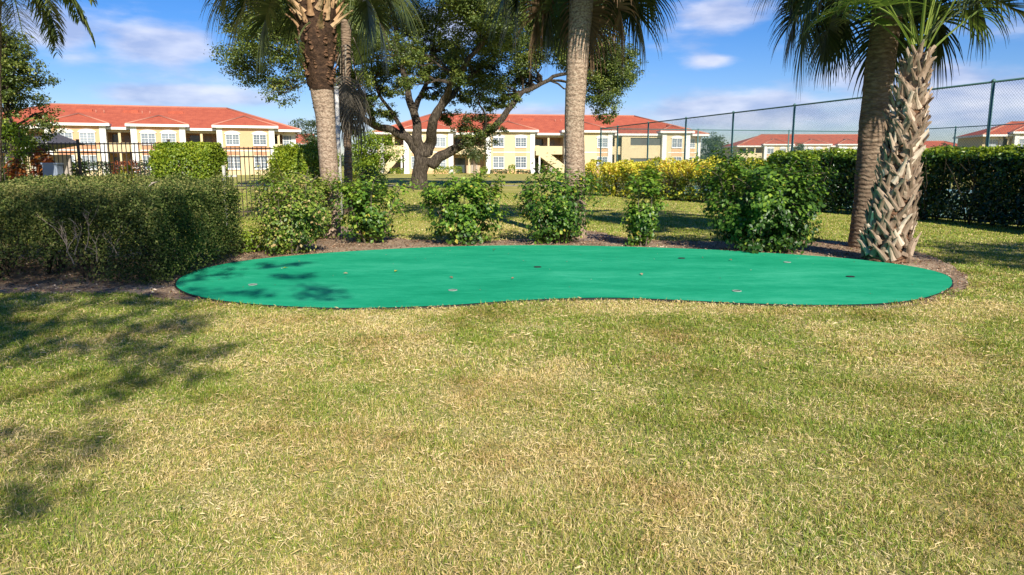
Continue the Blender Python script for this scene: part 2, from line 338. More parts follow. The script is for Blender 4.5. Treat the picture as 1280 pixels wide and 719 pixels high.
gpx = [(220, 357), (228, 366), (248, 373), (280, 379), (330, 384), (400, 387.5), (480, 387.5), (560, 384.5), (630, 379.5), (700, 376), (770, 375), (840, 377.5), (910, 381), (980, 383.5), (1050, 384), (1110, 381.5), (1155, 375), (1182, 365), (1190, 356),
       (1182, 346), (1150, 337), (1100, 329.5), (1040, 323.5), (960, 318), (880, 313.5), (800, 310.5), (700, 308.5), (600, 309), (510, 312), (430, 316.5), (360, 322), (305, 328), (262, 336), (232, 346)]
GREEN = smooth_closed([tuple(G(u, v)[:2]) for u, v in gpx], 4)
g = thing('putting_green', (0.6, 10.8, 0), 'kidney shaped bright green artificial turf putting green edged in black', 'putting green')
mb = MB((.6, 10.8, 0)); n = len(GREEN)
mb.add([(x, y, .028) for x, y in GREEN], [tuple(range(n))]); mb.build('turf', M['turf'], g)
mb = MB((.6, 10.8, 0)); cx, cy = .6, 10.8
oo = []; 
for i in range(n):
    a = Vector(GREEN[i-1]); c_ = Vector(GREEN[(i+1) % n]); d_ = (c_-a).normalized(); nr = Vector((d_.y, -d_.x)); oo.append(Vector(GREEN[i])+nr*.018)
mb.add([(p.x, p.y, 0) for p in oo]+[(p.x, p.y, .024) for p in oo]+[(x, y, .025) for x, y in GREEN], [(i, (i+1) % n, n+(i+1) % n, n+i) for i in range(n)]+[(n+i, n+(i+1) % n, 2*n+(i+1) % n, 2*n+i) for i in range(n)])
mb.build('edging', M['black'], g)

mpx = [(-150, 368.5), (60, 368.5), (150, 367.5), (215, 373), (262, 379), (400, 384), (700, 372), (1000, 380), (1100, 384.5), (1150, 381), (1190, 373), (1208, 362), (1210, 348), (1190, 333), (1168, 322), (1120, 311), (1060, 303), (1000, 302), (940, 304), (880, 302), (810, 301), (780, 297), (745, 289), (715, 290), (690, 297), (640, 300), (590, 301), (530, 300), (480, 297), (450, 290), (425, 283), (395, 283), (370, 292), (340, 304), (300, 316), (270, 318)]
MUL = [tuple(G(u, v)[:2]) for u, v in mpx]+[(-5, 14.2), (-16, 14.2), (-16, 9)]
MULs = smooth_closed(MUL, 5); rr = fbm(np.array(MULs)*2.2, 31, 3)
MULs = [(x+(r_-.5)*.35, y+(r_-.5)*.35) for (x, y), r_ in zip(MULs, rr)]
mb = MB(); mb.add([(x, y, .006) for x, y in MULs], [tuple(range(len(MULs)))]); tag(mb.build('mulch_bed', M['mulch']), 'bare mulch bed around the green', kind='structure')
# loose chips and dead leaves on the bed
def scatter(n, x0, x1, y0, y1): return rng.uniform(x0, x1, n), rng.uniform(y0, y1, n)
x, y = scatter(36000, -11, 8, 8.4, 18); k = inpoly(x, y, MULs) & ~inpoly(x, y, GREEN); x, y = x[k], y[k]
pp = np.stack([x, y, rng.uniform(.01, .03, len(x))], 1); nn = np.tile([0, 0, 1.], (len(x), 1))
ti = np.clip(fbm(pp[:, :2]*1.5, 3)*.9+rng.normal(0, .22, len(x)), 0, 1)
Vc, Fc = leaf_arrays(pp, nn, .045, ratio=.45, jit=.35); Vc[:, 2] = np.maximum(Vc[:, 2], .008)
tag(npmesh('mulch_chips', Vc, Fc, M['chips'], None, np.repeat(ti, 4)), 'loose brown bark chips and dry leaves on the bed', 'mulch', kind='stuff')

# paths, court
mb = MB()
mb.add([(-60, 53.5, .006), (-12, 51.5, .006), (9, 51, .006), (9, 52.6, .006), (-12, 53.4, .006), (-60, 55.6, .006)], [(0, 1, 4, 5), (1, 2, 3, 4)])
tag(mb.build('path', M['path']), 'pale concrete path across the far lawn', kind='structure')
FA = Vector((13.95, 14.4, 0)); FD = (Vector((5.5, 47, 0))-Vector((12.5, 20, 0))).normalized()
FB = Vector((5.5, 47, 0)); FC = Vector((24.8, 52, 0)); FE = Vector((33.3, 19, 0))
mb = MB(); mb.add([(FA.x+.5, FA.y, .006), (FB.x+.4, FB.y-.3, .006), (FC.x-.4, FC.y-.3, .006), (FE.x, FE.y, .006)], [(0, 1, 2, 3)]); tag(mb.build('court_surface', M['court']), 'blue green hard court behind the hedge', kind='structure')

# ------------------------------------------------------------------ buildings
SLOPE = .35
def building(label, p0, p1, base, segs, x_lo, x_hi, hipL=True, hipR=True, tanband=False, detail=True, depth=17.5, group=None, setL=None, setR=None):
    """front line through p0 -> p1 (world xy); u-coordinates turned into distances along it"""
    ang = math.atan2(p1[1]-p0[1], p1[0]-p0[0]); ca, sa = math.cos(ang), math.sin(ang)
    def lx(u):
        k = (u-640)/FPX/1.0*(math.cos(PITCH)) ; k = k*(1-.004)
        # X = k*Y ; X = p0x + s ca ; Y = p0y + s sa
        return (k*p0[1]-p0[0])/(ca-k*sa)
    b = thing('apartment_building', (p0[0], p0[1], 0), label, 'building', group, rz=ang)
    X0, X1 = lx(x_lo), lx(x_hi); ZE, ZB = 5.75, 6.15
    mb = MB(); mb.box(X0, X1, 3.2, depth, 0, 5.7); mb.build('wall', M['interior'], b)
    # end walls and back are stucco
    if True:
        mb = MB(); mb.box(X0-.03, X0+.6, 2.2, depth+.03, 0, 5.69); mb.build('end_wall', M['cream'], b); mb = MB(); mb.box(X1-.6, X1+.03, 2.2, depth+.03, 0, 5.69); mb.build('end_wall', M['cream'], b)
    # main roof
    e = .6; xa, xb, ya, yb = X0-e, X1+e, .3, depth+e; h = (yb-ya)/2; zr = ZE+h*SLOPE; ym = (ya+yb)/2
    ra = xa+(h if hipL else 0); rb = xb-(h if hipR else 0)
    mb = MB(); mb.add([(xa, ya, ZE), (xb, ya, ZE), (xb, yb, ZE), (xa, yb, ZE), (ra, ym, zr), (rb, ym, zr)], [(0, 1, 5, 4), (1, 2, 5), (2, 3, 4, 5), (3, 0, 4), (0, 3, 2, 1)])
    roof = mb.build('roof', M['roof'], b)
    mb = MB(); r_ = .13
    mb.tube([(ra, ym, zr+.03), (rb, ym, zr+.03)], [r_, r_], 6)
    for (xe, ye, rx) in ((xa, ya, ra), (xb, ya, rb)): mb.tube([(xe, ye, ZE+.05), (rx, ym, zr+.03)], [r_, r_], 6)
    mb.build('ridge_cap', M['ridge'], roof)
    if detail:
        for sx_ in (.2, .45, .7):
            x_ = ra+(rb-ra)*sx_; mb = MB(); y_ = ym-2.4; z_ = ZE+(y_-ya)*SLOPE
            mb.box(x_-.9, x_+.9, y_-.25, y_+.25, z_-.1, z_+.2); mb.build('roof_vent', M['roof'], roof)
            for q_ in (-3, -3.9):
                mb = MB(); mb.tube([(x_+q_, y_-.7, z_-.4), (x_+q_, y_-.7, z_+.12)], [.06, .06], 8); mb.build('vent_pipe', M['ridge'], roof)
    mb = MB(); mb.box(xa-.02, xb+.02, ya-.06, ya-.003, ZE-.24, ZE+.06)
    mb.box(xa-.06, xa-.003, ya, yb, ZE-.24, ZE+.06); mb.box(xb+.003, xb+.06, ya, yb, ZE-.24, ZE+.06); mb.build('fascia', M['trim'], b)
    mb = MB(); mb.box(X0-.05, X1+.05, 3.12, 3.2, 2.8, 3.0); mb.build('floor_band', M['trim'], b)
    wins = []
    def window(x_, y_, z_, w_=1.5, h_=1.45, arch=False, dark=False):
        mb = MB(); f_ = .07
        mb.box(x_-w_/2-f_, x_-w_/2, y_-.1, y_-.004, z_-f_, z_+h_+f_); mb.box(x_+w_/2, x_+w_/2+f_, y_-.1, y_-.004, z_-f_, z_+h_+f_)
        mb.box(x_-w_/2, x_+w_/2, y_-.1, y_-.004, z_+h_, z_+h_+f_); mb.box(x_-w_/2-.06, x_+w_/2+.06, y_-.16, y_-.004, z_-f_-.1, z_)
        mb.box(x_-.035, x_+.035, y_-.085, y_-.02, z_, z_+h_); mb.box(x_-w_/2, x_+w_/2, y_-.08, y_-.02, z_+h_*.48, z_+h_*.52)
        for q_ in (-.25, .25): mb.box(x_+q_*w_-.012, x_+q_*w_+.012, y_-.07, y_-.03, z_, z_+h_)
        for q_ in (.25, .75): mb.box(x_-w_/2, x_+w_/2, y_-.065, y_-.035, z_+q_*h_-.012, z_+q_*h_+.012)
        fr = mb.build('window', M['white'], b)
        mb = MB(); mb.box(x_-w_/2, x_+w_/2, y_-.03, y_-.008, z_, z_+h_); mb.build('pane', M['dglass'] if dark else M['glass'], fr)
        if arch:
            mb = MB(); n_ = 12; pl = [(x_+math.cos(a_)*(w_/2+.22), z_+h_+f_+.003+math.sin(a_)*.42) for a_ in [math.pi*k_/n_ for k_ in range(n_+1)]]
            mb.prism(pl, 'y', y_-.13, y_-.004); mb.build('arch_trim', M['trim'], fr)
    for sg in segs:
        a_, b_, kind = lx(sg[0]), lx(sg[1]), sg[2]; ws = [lx(u) for u in sg[3]] if len(sg) > 3 else []
        w_ = b_-a_
        if kind == 'bay' or kind == 'low':
            yf = 0 if kind == 'bay' else 1.8; zt = ZB if kind == 'bay' else ZE
            mb = MB(); mb.box(a_, b_, yf, 3.3, 0, zt-.02); mb.build('bay_wall', M['cream'], b)
            if tanband:
                mb = MB(); mb.box(a_+.6, b_-.6, yf-.02, yf-.003, 3.12, zt-.1); mb.build('upper_band', M['tan'], b)
            cw = .58 if kind == 'bay' else .4
            cols_ = [(a_, a_+cw), (b_-cw, b_)] if kind == 'bay' else [(b_-cw, b_)]
            for (c0, c1) in cols_:
                mb = MB(); mb.box(c0-.05, c1+.05, yf-.1, yf+.7, 0, zt-.05); mb.box(c0-.1, c1+.1, yf-.14, yf+.74, 0, .35); mb.build('column', M['trim'], b)
            mb = MB(); mb.box(a_+.9, b_-.6, yf-.05, yf-.003, 2.98, 3.12); mb.build('string_course', M['trim'], b)
            if not tanband:
                mb = MB(); mb.box(a_+.6, b_-.6, yf-.04, yf-.003, 0, .45); mb.build('plinth', M['tan'], b)
            for x_ in ws:
                yw = yf-.02 if tanband else yf
                window(x_, yw, 3.85, 1.5, 1.2, arch=True); window(x_, yf, .85, 1.5, 1.5)
                mb = MB(); mb.box(x_-.8, x_+.8, yf-.03, yf-.003, 2.5, 2.95); mb.box(x_-.8, x_+.8, yf-.045, yf-.003, 3.14, 3.6); mb.build('spandrel_panel', M['orange' if tanband else 'tan'], b)
            # hipped roof over the bay
            e2 = .5; xa2, xb2, y2 = a_-e2, b_+e2, yf-e2; hw = (xb2-xa2)/2
            if kind == 'bay':
                za = ZB+hw*SLOPE; yB = ya+(za-ZE)/SLOPE+.5; yC = ya+(ZB-ZE)/SLOPE+.6
                xm = (xa2+xb2)/2; mb = MB()
                mb.add([(xa2, y2, ZB), (xb2, y2, ZB), (xb2, yC, ZB), (xa2, yC, ZB), (xm, y2+hw, za), (xm, yB, za)], [(0, 1, 4), (1, 2, 5, 4), (3, 0, 4, 5), (0, 3, 2, 1)])
                br = mb.build('bay_roof', M['roof'], b); mb = MB()
                mb.tube([(xa2, y2, ZB+.04), (xm, y2+hw, za+.04)], [.11, .11], 6); mb.tube([(xb2, y2, ZB+.04), (xm, y2+hw, za+.04)], [.11, .11], 6); mb.tube([(xm, y2+hw, za+.04), (xm, yB, za+.04)], [.11, .11], 6); mb.build('ridge_cap', M['ridge'], br)
                mb = MB(); mb.box(xa2-.02, xb2+.02, y2-.07, y2-.003, ZB-.26, ZB+.05); mb.box(xa2-.06, xa2-.003, y2, yC, ZB-.26, ZB+.05); mb.box(xb2+.003, xb2+.06, y2, yC, ZB-.26, ZB+.05)
                mb.box(a_-.1, b_+.1, y2+.3, .3, ZB-.24, ZB-.03); mb.build('fascia', M['trim'], b)
        else:
            mb = MB(); mb.box(a_+.06, b_-.06, .9, 3.15, 2.8, 3.0); mb.box(a_+.06, b_-.06, .78, .9, 2.75, 3.95); bal = mb.build('balcony', M['cream'], b)
            mb = MB(); mb.box(a_+.06, b_-.06, .8, 1.05, 5.2, ZE-.26); mb.build('beam', M['cream'], b)
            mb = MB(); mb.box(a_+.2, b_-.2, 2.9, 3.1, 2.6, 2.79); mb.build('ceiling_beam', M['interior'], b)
            for q_ in ((.5,) if w_ < 6 else (.33, .66)):
                x_ = a_+w_*q_
                for (z0, z1) in ((0, 2.74), (3.96, 5.19)):
                    mb = MB(); mb.box(x_-.14, x_+.14, .82, 1.04, z0, z1); mb.build('column', M['cream'], b)
            for (z0, z1) in ((.05, 2.2), (3.05, 5.0)):
                mb = MB(); mb.box(a_+w_*.12, a_+w_*.42, 3.1, 3.197, z0, z1); mb.build('sliding_door', M['dglass'], b)
                mb = MB(); mb.box(a_+w_*.6, a_+w_*.8, 3.1, 3.197, z0, z1-.05); mb.build('door', M['door'], b)
            if kind == 'lanai':                       # screened openings flush with the wall
                for (z0, z1, s0, s1) in ((0, .5, 0, 1), (2.2, 4.1, 0, 1), (5.2, 5.5, 0, 1), (.5, 2.2, 0, .22), (4.1, 5.2, 0, .22)):
                    mb = MB(); mb.box(a_+.07+(w_-.14)*s0, a_+.07+(w_-.14)*s1, .5, .77, z0, z1); mb.build('lanai_wall', M['cream'], b)
                for (z0, z1) in ((.5, 2.2), (4.1, 5.2)):
                    mb = MB(); mb.box(a_+w_*.22, b_-.1, .66, .7, z0, z1); mb.build('lanai_screen', M['screen'], b)
            if kind in ('stairR', 'stairL'):
                q = (lambda s_: a_+w_*s_) if kind == 'stairR' else (lambda s_: b_-w_*s_)
                mb = MB(); mb.prism([(q(.02), 4.0), (q(.12), 4.0), (q(1.0), 1.1), (q(1.0), 0.02), (q(.88), .02), (q(.1), 2.6), (q(.02), 2.6)], 'y', -.75, -.6)
                mb.prism([(q(.02), 4.0), (q(.12), 4.0), (q(1.0), 1.1), (q(1.0), 0.02), (q(.88), .02), (q(.1), 2.6), (q(.02), 2.6)], 'y', .55, .7)
                st = mb.build('staircase', M['cream'], b)
                mb = MB(); ns = 16
                for k_ in range(ns):
                    s0 = .12+.8*k_/ns; s1 = .12+.8*(k_+1)/ns; z_ = 2.9*(1-(k_+1)/ns)+.1; xx0, xx1 = sorted((q(s0), q(s1))); mb.box(xx0, xx1, -.6, .55, max(z_-.18, .02), z_)
                mb.build('steps', M['path'], st)
                mb = MB(); xx = q(.14); mb.box(xx-.12, xx+.12, -.72, -.48, .02, 2.45); mb.build('post', M['trim'], st)
    return b, lx
def ptY(u, Y): k = (u-640)/FPX*math.cos(PITCH)*(1-.004); return (k*Y, Y)
Lb, Llx = building('long two storey apartment building with red tile roof behind the black pool fence at left', ptY(58, 89), ptY(373, 99), 0,
    [(-60, -22, 'bay', (-50, -32)), (-22, 58, 'rec'), (58, 133, 'bay', (82, 110)), (133, 165, 'rec'), (165, 232, 'bay', (186, 211.5)), (232, 272, 'rec'), (272, 343, 'bay', (291, 325)), (343, 355, 'rec'), (355, 370, 'low', (363,))], -60, 371, tanband=True)
Cb, Clx = building('yellow two storey apartment building with outside stairs seen behind the oak', ptY(505, 107), ptY(883, 114), 0,
    [(471, 479, 'low', ()), (479, 505, 'stairL'), (505, 566, 'bay', (521, 550)), (566, 608, 'rec'), (608, 668, 'bay', (623, 651)), (668, 706, 'stairR'), (706, 765, 'bay', (722, 753)), (765, 778, 'rec'), (778, 828, 'lanai'), (828, 862, 'bay', (846,)), (862, 881, 'low', (868,))], 471, 882)
# small units: shared repeats of the far blocks
building('distant two storey block with red roof beyond the tennis court, middle one', ptY(925, 193), ptY(1140, 193), 0,
    [(925, 956, 'rec'), (956, 990, 'bay', (963.5, 979)), (990, 1005, 'rec'), (1005, 1037, 'bay', (1013, 1024)), (1037, 1049, 'rec'), (1049, 1082, 'bay', (1056, 1070)), (1082, 1100, 'rec'), (1100, 1132, 'bay', (1108, 1122))], 925, 1136, detail=False)
building('far right block with red hipped roof and grey shaded end, over the hedge', ptY(1234, 116), (ptY(1234, 116)[0]+49, 106), 0,
    [(1234, 1259, 'low', (1246,)), (1259, 1268, 'rec'), (1268, 1335, 'bay', (1280, 1318)), (1335, 1370, 'rec'), (1370, 1430, 'bay', (1385, 1410))], 1234, 1450, detail=False, depth=12)
building('most distant red roof low between the rough palm trunk and the far right block', ptY(1140, 255), ptY(1235, 255), 0,
    [(1150, 1172, 'bay', (1156, 1166)), (1172, 1184, 'rec'), (1184, 1206, 'bay', (1190, 1200))], 1145, 1230, detail=False)
building('distant red roof corner left of the leftward palm trunk, beyond the pool building', ptY(340, 190), ptY(398, 190), 0,
    [(345, 362, 'bay', (350, 357)), (362, 372, 'rec'), (372, 392, 'bay', (378, 386))], 340, 394, detail=False)

# ------------------------------------------------------------------ chain-link fence round the court
def chain_fence(label, pts, step, H=3.66, post_r=.043, mesh_step=.085, wr=.0021):
    o = thing('chain_link_fence', pts[0], label, 'fence'); org = Vector(pts[0])
    pm = MB(); pm.tube([(0, 0, 0), (0, 0, H)], [post_r, post_r], 10); pm.tube([(0, 0, H), (0, 0, H+.05), (0, 0, H+.08)], [post_r*1.25, post_r*1.2, .01], 10); post0 = None
    rm = MB(org); Vs = []; Fs = []; nv = 0
    for a, b in zip(pts[:-1], pts[1:]):
        a, b = Vector(a), Vector(b); L = (b-a).length; dx = (b-a)/L; nor = Vector((-dx.y, dx.x, 0))
        for z_ in (H, .06): rm.tube([a+Vector((0, 0, z_)), b+Vector((0, 0, z_))], [.028, .028], 8)
        np_ = round(L/step)
        for k in range(np_+1):
            if k == 0 and a != Vector(pts[0]): continue
            p = a+dx*(L*k/np_)
            if post0 is None: post0 = pm.build('post', M['fence_green'], o); c_ = post0
            else: c_ = post0.copy(); COL.objects.link(c_); c_.parent = o
            c_.location = p-org
        s_ = np.arange(-H, L, mesh_step)
        for sgn in (1, -1):
            s0 = s_; s1 = s_+H; c0 = np.clip(s0, 0, L); c1 = np.clip(s1, 0, L); z0 = c0-s0; z1 = H-(s1-c1)
            if sgn < 0: c0, c1 = L-c0, L-c1
            off = .004*sgn
            A = np.array(a)[None]+c0[:, None]*np.array(dx)+np.stack([0*z0, 0*z0, z0], 1)+np.array(nor)*off
            B = np.array(a)[None]+c1[:, None]*np.array(dx)+np.stack([0*z1, 0*z1, z1], 1)+np.array(nor)*off
            w1 = np.array(nor)*wr; w2 = (np.array(dx)*.7-np.array([0, 0, .7])*sgn)*wr
            V_ = np.stack([A+w1, A-w1*.5+w2, A-w1*.5-w2, B+w1, B-w1*.5+w2, B-w1*.5-w2], 1).reshape(-1, 3); i_ = np.arange(len(A))[:, None]*6+nv
            Fs.append(np.concatenate([i_+np.array([[p_, q_, q_+3, p_+3]]) for p_, q_ in ((0, 1), (1, 2), (2, 0))])); Vs.append(V_); nv += len(V_)
    rm.build('rail', M['fence_green'], o)
    npmesh('wire_mesh', np.concatenate(Vs), np.concatenate(Fs), M['fence_green'], o, org=org)
    return o
near0 = FB+FD*((11.8-47)/FD.y); mid0 = FB+FD*((44.4-47)/FD.y)
chain_fence('tall green chain link fence running along behind the hedge from near right to far centre', [tuple(near0), tuple(mid0), tuple(FB)], 4.26)
chain_fence('far sides of the green chain link court enclosure', [tuple(FB+Vector((.02, .12, 0))), tuple(FC), tuple(FE)], 6.4, mesh_step=.12, wr=.0026)

# ------------------------------------------------------------------ black picket pool fence
def picket(label, a, b, H=2.13, posts=None):
    a, b = Vector(a), Vector(b); L = (b-a).length; dx = (b-a)/L
    o = thing('picket_fence', a, label, 'fence'); mb = MB(a)
    for z_ in (H-.04, H-.27, .25): mb.bar(a+Vector((0, 0, z_)), b+Vector((0, 0, z_)), .035)
    mb.build('rail', M['fence_black'], o); mb = MB(a); n_ = int(L/.115)
    for k in range(n_):
        p = a+dx*(k*.115+.05); mb.box(p.x-.009, p.x+.009, p.y-.009, p.y+.009, .1, H)
    tag(mb.build('pickets', M['fence_black'], o), kind='stuff' if n_ > 100 else None)
    np_ = max(1, round(L/2.4)); q0 = None
    for k in range(np_+1):
        p = a+dx*(L*k/np_)
        if q0 is None:
            mb = MB(); mb.box(-.028, .028, -.028, .028, 0, H+.06); mb.box(-.034, .034, -.034, .034, H+.06, H+.08); q0 = mb.build('post', M['fence_black'], o); c_ = q0
        else: c_ = q0.copy(); COL.objects.link(c_); c_.parent = o
        c_.location = p-a
    return o
picket('black metal picket fence round the pool, left of the clipped square bush', (-16.5, 20.3, 0), (-9.2, 20.3, 0))
picket('short run of black picket fence between the square bush and the round bush', (-7.95, 20.6, 0), (-6.0, 20.9, 0), 2.02)
o = thing('gate_post', (-7.0, 18.3, 0), 'pale weathered short post in front of the black picket fence', 'post')
mb = MB(); mb.box(-.03, .03, -.03, .03, 0, 1.5); mb.box(-.038, .038, -.038, .038, 1.5, 1.52); mb.build('post', M['pale_post'], o)
mb = MB(); mb.box(.03, .3, -.015, .015, 1.25, 1.3); mb.build('latch_arm', M['pale_post'], o)

# ------------------------------------------------------------------ plants
def box_hedge(name, label, cat, path, width, h0, h1, size, dens, material, tintf, stems=0, inset=.25, thick=.35, base=0.05, top=None, jit=.75, round_=.0, keep=None, parts=True, group=None, fill=0):
    """hedge following a poly-line (front edge, other edge to its left side); leaves in a shell round it"""
    pts = [Vector((p[0], p[1], 0)) for p in path]; seg = []; L = 0
    for a, b in zip(pts[:-1], pts[1:]): seg.append((a, b, (b-a).length)); L += (b-a).length
    o = thing(name, pts[0], label, cat, group)
    Hm = max(h0, h1); area = L*Hm*2+L*width+2*width*Hm; n = int(area*dens)
    s = rng.uniform(0, L, n*2); w = rng.uniform(0, width, n*2); z = rng.uniform(base, 1, n*2)
    Hl = h0+(h1-h0)*w/width
    face = rng.random(n*2)*area
    tk = np.abs(rng.normal(0, thick*.5, n*2))
    f1 = face < L*Hm; f2 = (face >= L*Hm) & (face < 2*L*Hm); f3 = (face >= 2*L*Hm) & (face < 2*L*Hm+L*width); f4 = face >= 2*L*Hm+L*width
    w = np.where(f1, tk, np.where(f2, width-tk, w)); z = z*Hl; z = np.where(f3, Hl-tk*.7, z)
    e_ = rng.random(n*2) < .5; s = np.where(f4, np.where(e_, tk, L-tk), s)
    Nl = np.zeros((n*2, 3)); Nl[f1] = (0, -1, .45); Nl[f2] = (0, 1, .45); Nl[f3] = (0, 0, 1); Nl[f4, 0] = np.where(e_, -1, 1)[f4]; Nl[f4, 2] = .4
    k = rng.random(n*2) < .5; s, w, z, Nl, Hl, f3 = s[k], w[k], z[k], Nl[k], Hl[k], f3[k]
    ed = np.minimum(w, width-w); z = z-np.clip(.4-ed, 0, 1)*.6*(z > Hl-.3)
    X = np.zeros((len(s), 3)); c = 0; cum = 0; Nw = np.zeros_like(X)
    for a, b, l in seg:
        m_ = (s >= cum) & (s <= cum+l); d_ = (b-a)/l; nr = Vector((-d_.y, d_.x, 0))
        X[m_] = np.array(a)+(s[m_]-cum)[:, None]*np.array(d_)+w[m_][:, None]*np.array(nr)
        Nw[m_] = Nl[m_][:, :1]*np.array(d_)+Nl[m_][:, 1:2]*np.array(nr)
        cum += l
    X[:, 2] = z; Nw[:, 2] = Nl[:, 2]
    b_ = fbm(X*1.6, 11, 3)-.5; X += Nw*(b_*round_*2.2)[:, None]
    kk = X[:, 2] > .02
    if keep is not None: kk &= keep(X)
    X, Nw = X[kk], Nw[kk]
    if fill:                                             # leaves through the inside of the hedge
        nf = int(len(X)*fill); fx = X[rng.integers(0, len(X), nf)].copy(); pull = rng.uniform(.35, 1, nf)[:, None]
        a_, b_ = np.array(pts[0]), np.array(pts[-1]); d_ = (b_-a_)/np.linalg.norm(b_-a_); nr = np.array([-d_[1], d_[0], 0]); off = ((fx-a_)@nr)[:, None]; fx += nr*(rng.uniform(.2, width-.2, (nf, 1))-off); fx[:, 2] *= rng.uniform(.35, 1, nf); fx = fx[fx[:, 1] > 10.35]; nf = len(fx)
        X = np.concatenate([X, fx]); Nw = np.concatenate([Nw, np.tile([0, 0, 1.], (nf, 1))])
    foliage('foliage', X, Nw, size, material, o, tintf(X, Nw), org=pts[0], jit=jit)
    # inner stems
    st = MB(pts[0])
    for _ in range(stems):
        s_ = random.uniform(.2, L-.2); cum = 0
        for a, b, l in seg:
            if s_ <= cum+l: break
            cum += l
        d_ = (b-a)/l; nr = Vector((-d_.y, d_.x, 0)); p = a+d_*(s_-cum)+nr*random.uniform(width*.15, width*.7)
        for q_ in range(random.randint(2, 4)):
            pp_ = [p.copy()]; dd = Vector((random.uniform(-.5, .5), random.uniform(-.5, .3), 1)).normalized()
            for _k in range(5): pp_.append(pp_[-1]+dd*Hm*.19); dd = (dd+Vector((random.uniform(-.4, .4), random.uniform(-.4, .4), random.uniform(-.1, .3)))).normalized()
            st.tube(pp_, [.016, .013, .011, .009, .006, .004], 5)
    if stems: st.build('stems', M['stem_dark'], o)
    return o
# near clipped hedge, left
def holes(X):
    f = fbm(X*np.array([1.1, 1.1, 1.7]), 5, 3); low = np.clip((.55-X[:, 2])/.55, 0, 1)
    gap = np.clip((.5-X[:, 2])/.3, 0, 1)*np.clip((-5.2-X[:, 0])/.4, 0, 1)*(X[:, 0] > -6.9)*(X[:, 1] < 10.4)
    return ((f > .36+.14*low) | (X[:, 2] > 1.05) | (rng.random(len(X)) < .22)) & (rng.random(len(X)) > gap*.93)
t_clip = lambda X, Nn: -.27+.8*fbm(X*2.6, 8, 3)+.75*fbm(X*.9, 18, 2)+rng.normal(0, .2, len(X))+.12*(X[:, 2] > 1.15)  # broad tint patches and paler top put dappled light into leaf colour
box_hedge('clipped_hedge', 'large clipped dark green hedge with bare grey twigs showing in its front, left foreground', 'hedge', [(-14, 9.3), (-4.5, 9.5)], 3.2, 1.25, 1.4, .036, 3600, M['clip'], t_clip, stems=50, thick=.5, round_=.17, keep=holes, jit=.8, fill=.35)
# bare grey twigs that break through the hedge front
o = thing('bare_twigs', (-5.45, 9.62, 0), 'bare grey leafless branches fanning out through the front of the clipped hedge', 'branches')
mb = MB((-5.45, 9.62, 0))
def twig(p, d, l, r, depth):
    pts = [Vector(p)]; d = Vector(d)
    for k in range(4): pts.append(pts[-1]+d*l/4); d = (d+Vector((random.uniform(-.3, .3), random.uniform(-.12, .12), random.uniform(-.12, .25)))).normalized()
    mb.tube(pts, [r*(1-.16*k) for k in range(5)], 5)
    if depth:
        for k in range(3): twig(pts[random.randint(2, 4)], (d+Vector((random.uniform(-.8, .8), random.uniform(-.3, .1), random.uniform(-.3, .5)))).normalized(), l*.6, r*.6, depth-1)
for _ in range(8): twig((-5.45+random.uniform(-.4, .4), 9.58, random.uniform(.25, .5)), (random.uniform(-.7, .7), -.22, 1), random.uniform(.22, .36), .007, 2)
mb.build('twigs', M['twig_pale'], o)
# trimmed bushes by the pool fence
t_b = lambda X, Nn: .3+.45*fbm(X*2, 9, 2)+rng.normal(0, .16, len(X))+.25*np.clip(X[:, 2]-1.5, 0, 1)
box_hedge('clipped_bush', 'square clipped yellow green bush in the gap of the black fence', 'bush', [(-9.15, 19.0), (-7.65, 19.0)], 1.3, 2.1, 2.1, .065, 2200, M['boxy'], t_b, thick=.45, round_=.08, stems=6)
box_hedge('clipped_bush', 'rounded bright green bush just left of the tall left palm trunk', 'bush', [(-6.05, 18.6), (-4.6, 18.6)], 1.5, 2.0, 1.95, .065, 2200, M['boxy'], t_b, thick=.45, round_=.3, stems=6)
# hedges along the court
t_f = lambda X, Nn: .05+.5*fbm(X*2, 21, 3)+rng.normal(0, .15, len(X))+.95*np.clip((X[:, 2]-1.6)*2.2, 0, .75)+.3*(fbm(X*2.6, 33, 2) > .66)  # tint by height puts the sunlit top and dark face into leaf colour
cg = lambda X: (fbm(X*np.array([1.3, 1.3, 1.]), 15, 2) > .30+.28*np.clip((.6-X[:, 2])/.6, 0, 1)) | (X[:, 2] > 1.2)
box_hedge('tall_hedge', 'tall dark glossy hedge with top tinted a sunlit yellow green, right of the rough palm trunk', 'hedge', [(10.1, 23.6), (11.5, 20.1), (12.0, 17.2), (12.1, 14.0)][:2]+[(11.5, 20.1), (11.95, 17.2), (12.15, 13.5)][1:], 1.0, 2.0, 2.0, 1.05e-1, 950, M['ficus'], t_f, stems=40, thick=.4, round_=.12, keep=cg, jit=.6)
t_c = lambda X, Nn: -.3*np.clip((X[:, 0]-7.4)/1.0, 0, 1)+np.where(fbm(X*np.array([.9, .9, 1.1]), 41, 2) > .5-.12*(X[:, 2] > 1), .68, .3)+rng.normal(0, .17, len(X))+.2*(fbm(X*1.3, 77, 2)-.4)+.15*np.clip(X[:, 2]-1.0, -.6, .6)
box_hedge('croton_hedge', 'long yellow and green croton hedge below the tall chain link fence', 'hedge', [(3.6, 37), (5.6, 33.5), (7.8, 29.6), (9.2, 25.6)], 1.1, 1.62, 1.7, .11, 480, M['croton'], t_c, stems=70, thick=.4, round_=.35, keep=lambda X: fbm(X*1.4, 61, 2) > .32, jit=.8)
box_hedge('tall_hedge', 'dark green hedge between the yellow croton hedge and the leaning palm trunk', 'hedge', [(8.75, 25.9), (10.15, 23.5)], 1.0, 2.02, 2.02, .105, 950, M['ficus'], t_f, stems=12, thick=.4, round_=.12, keep=cg, jit=.6)

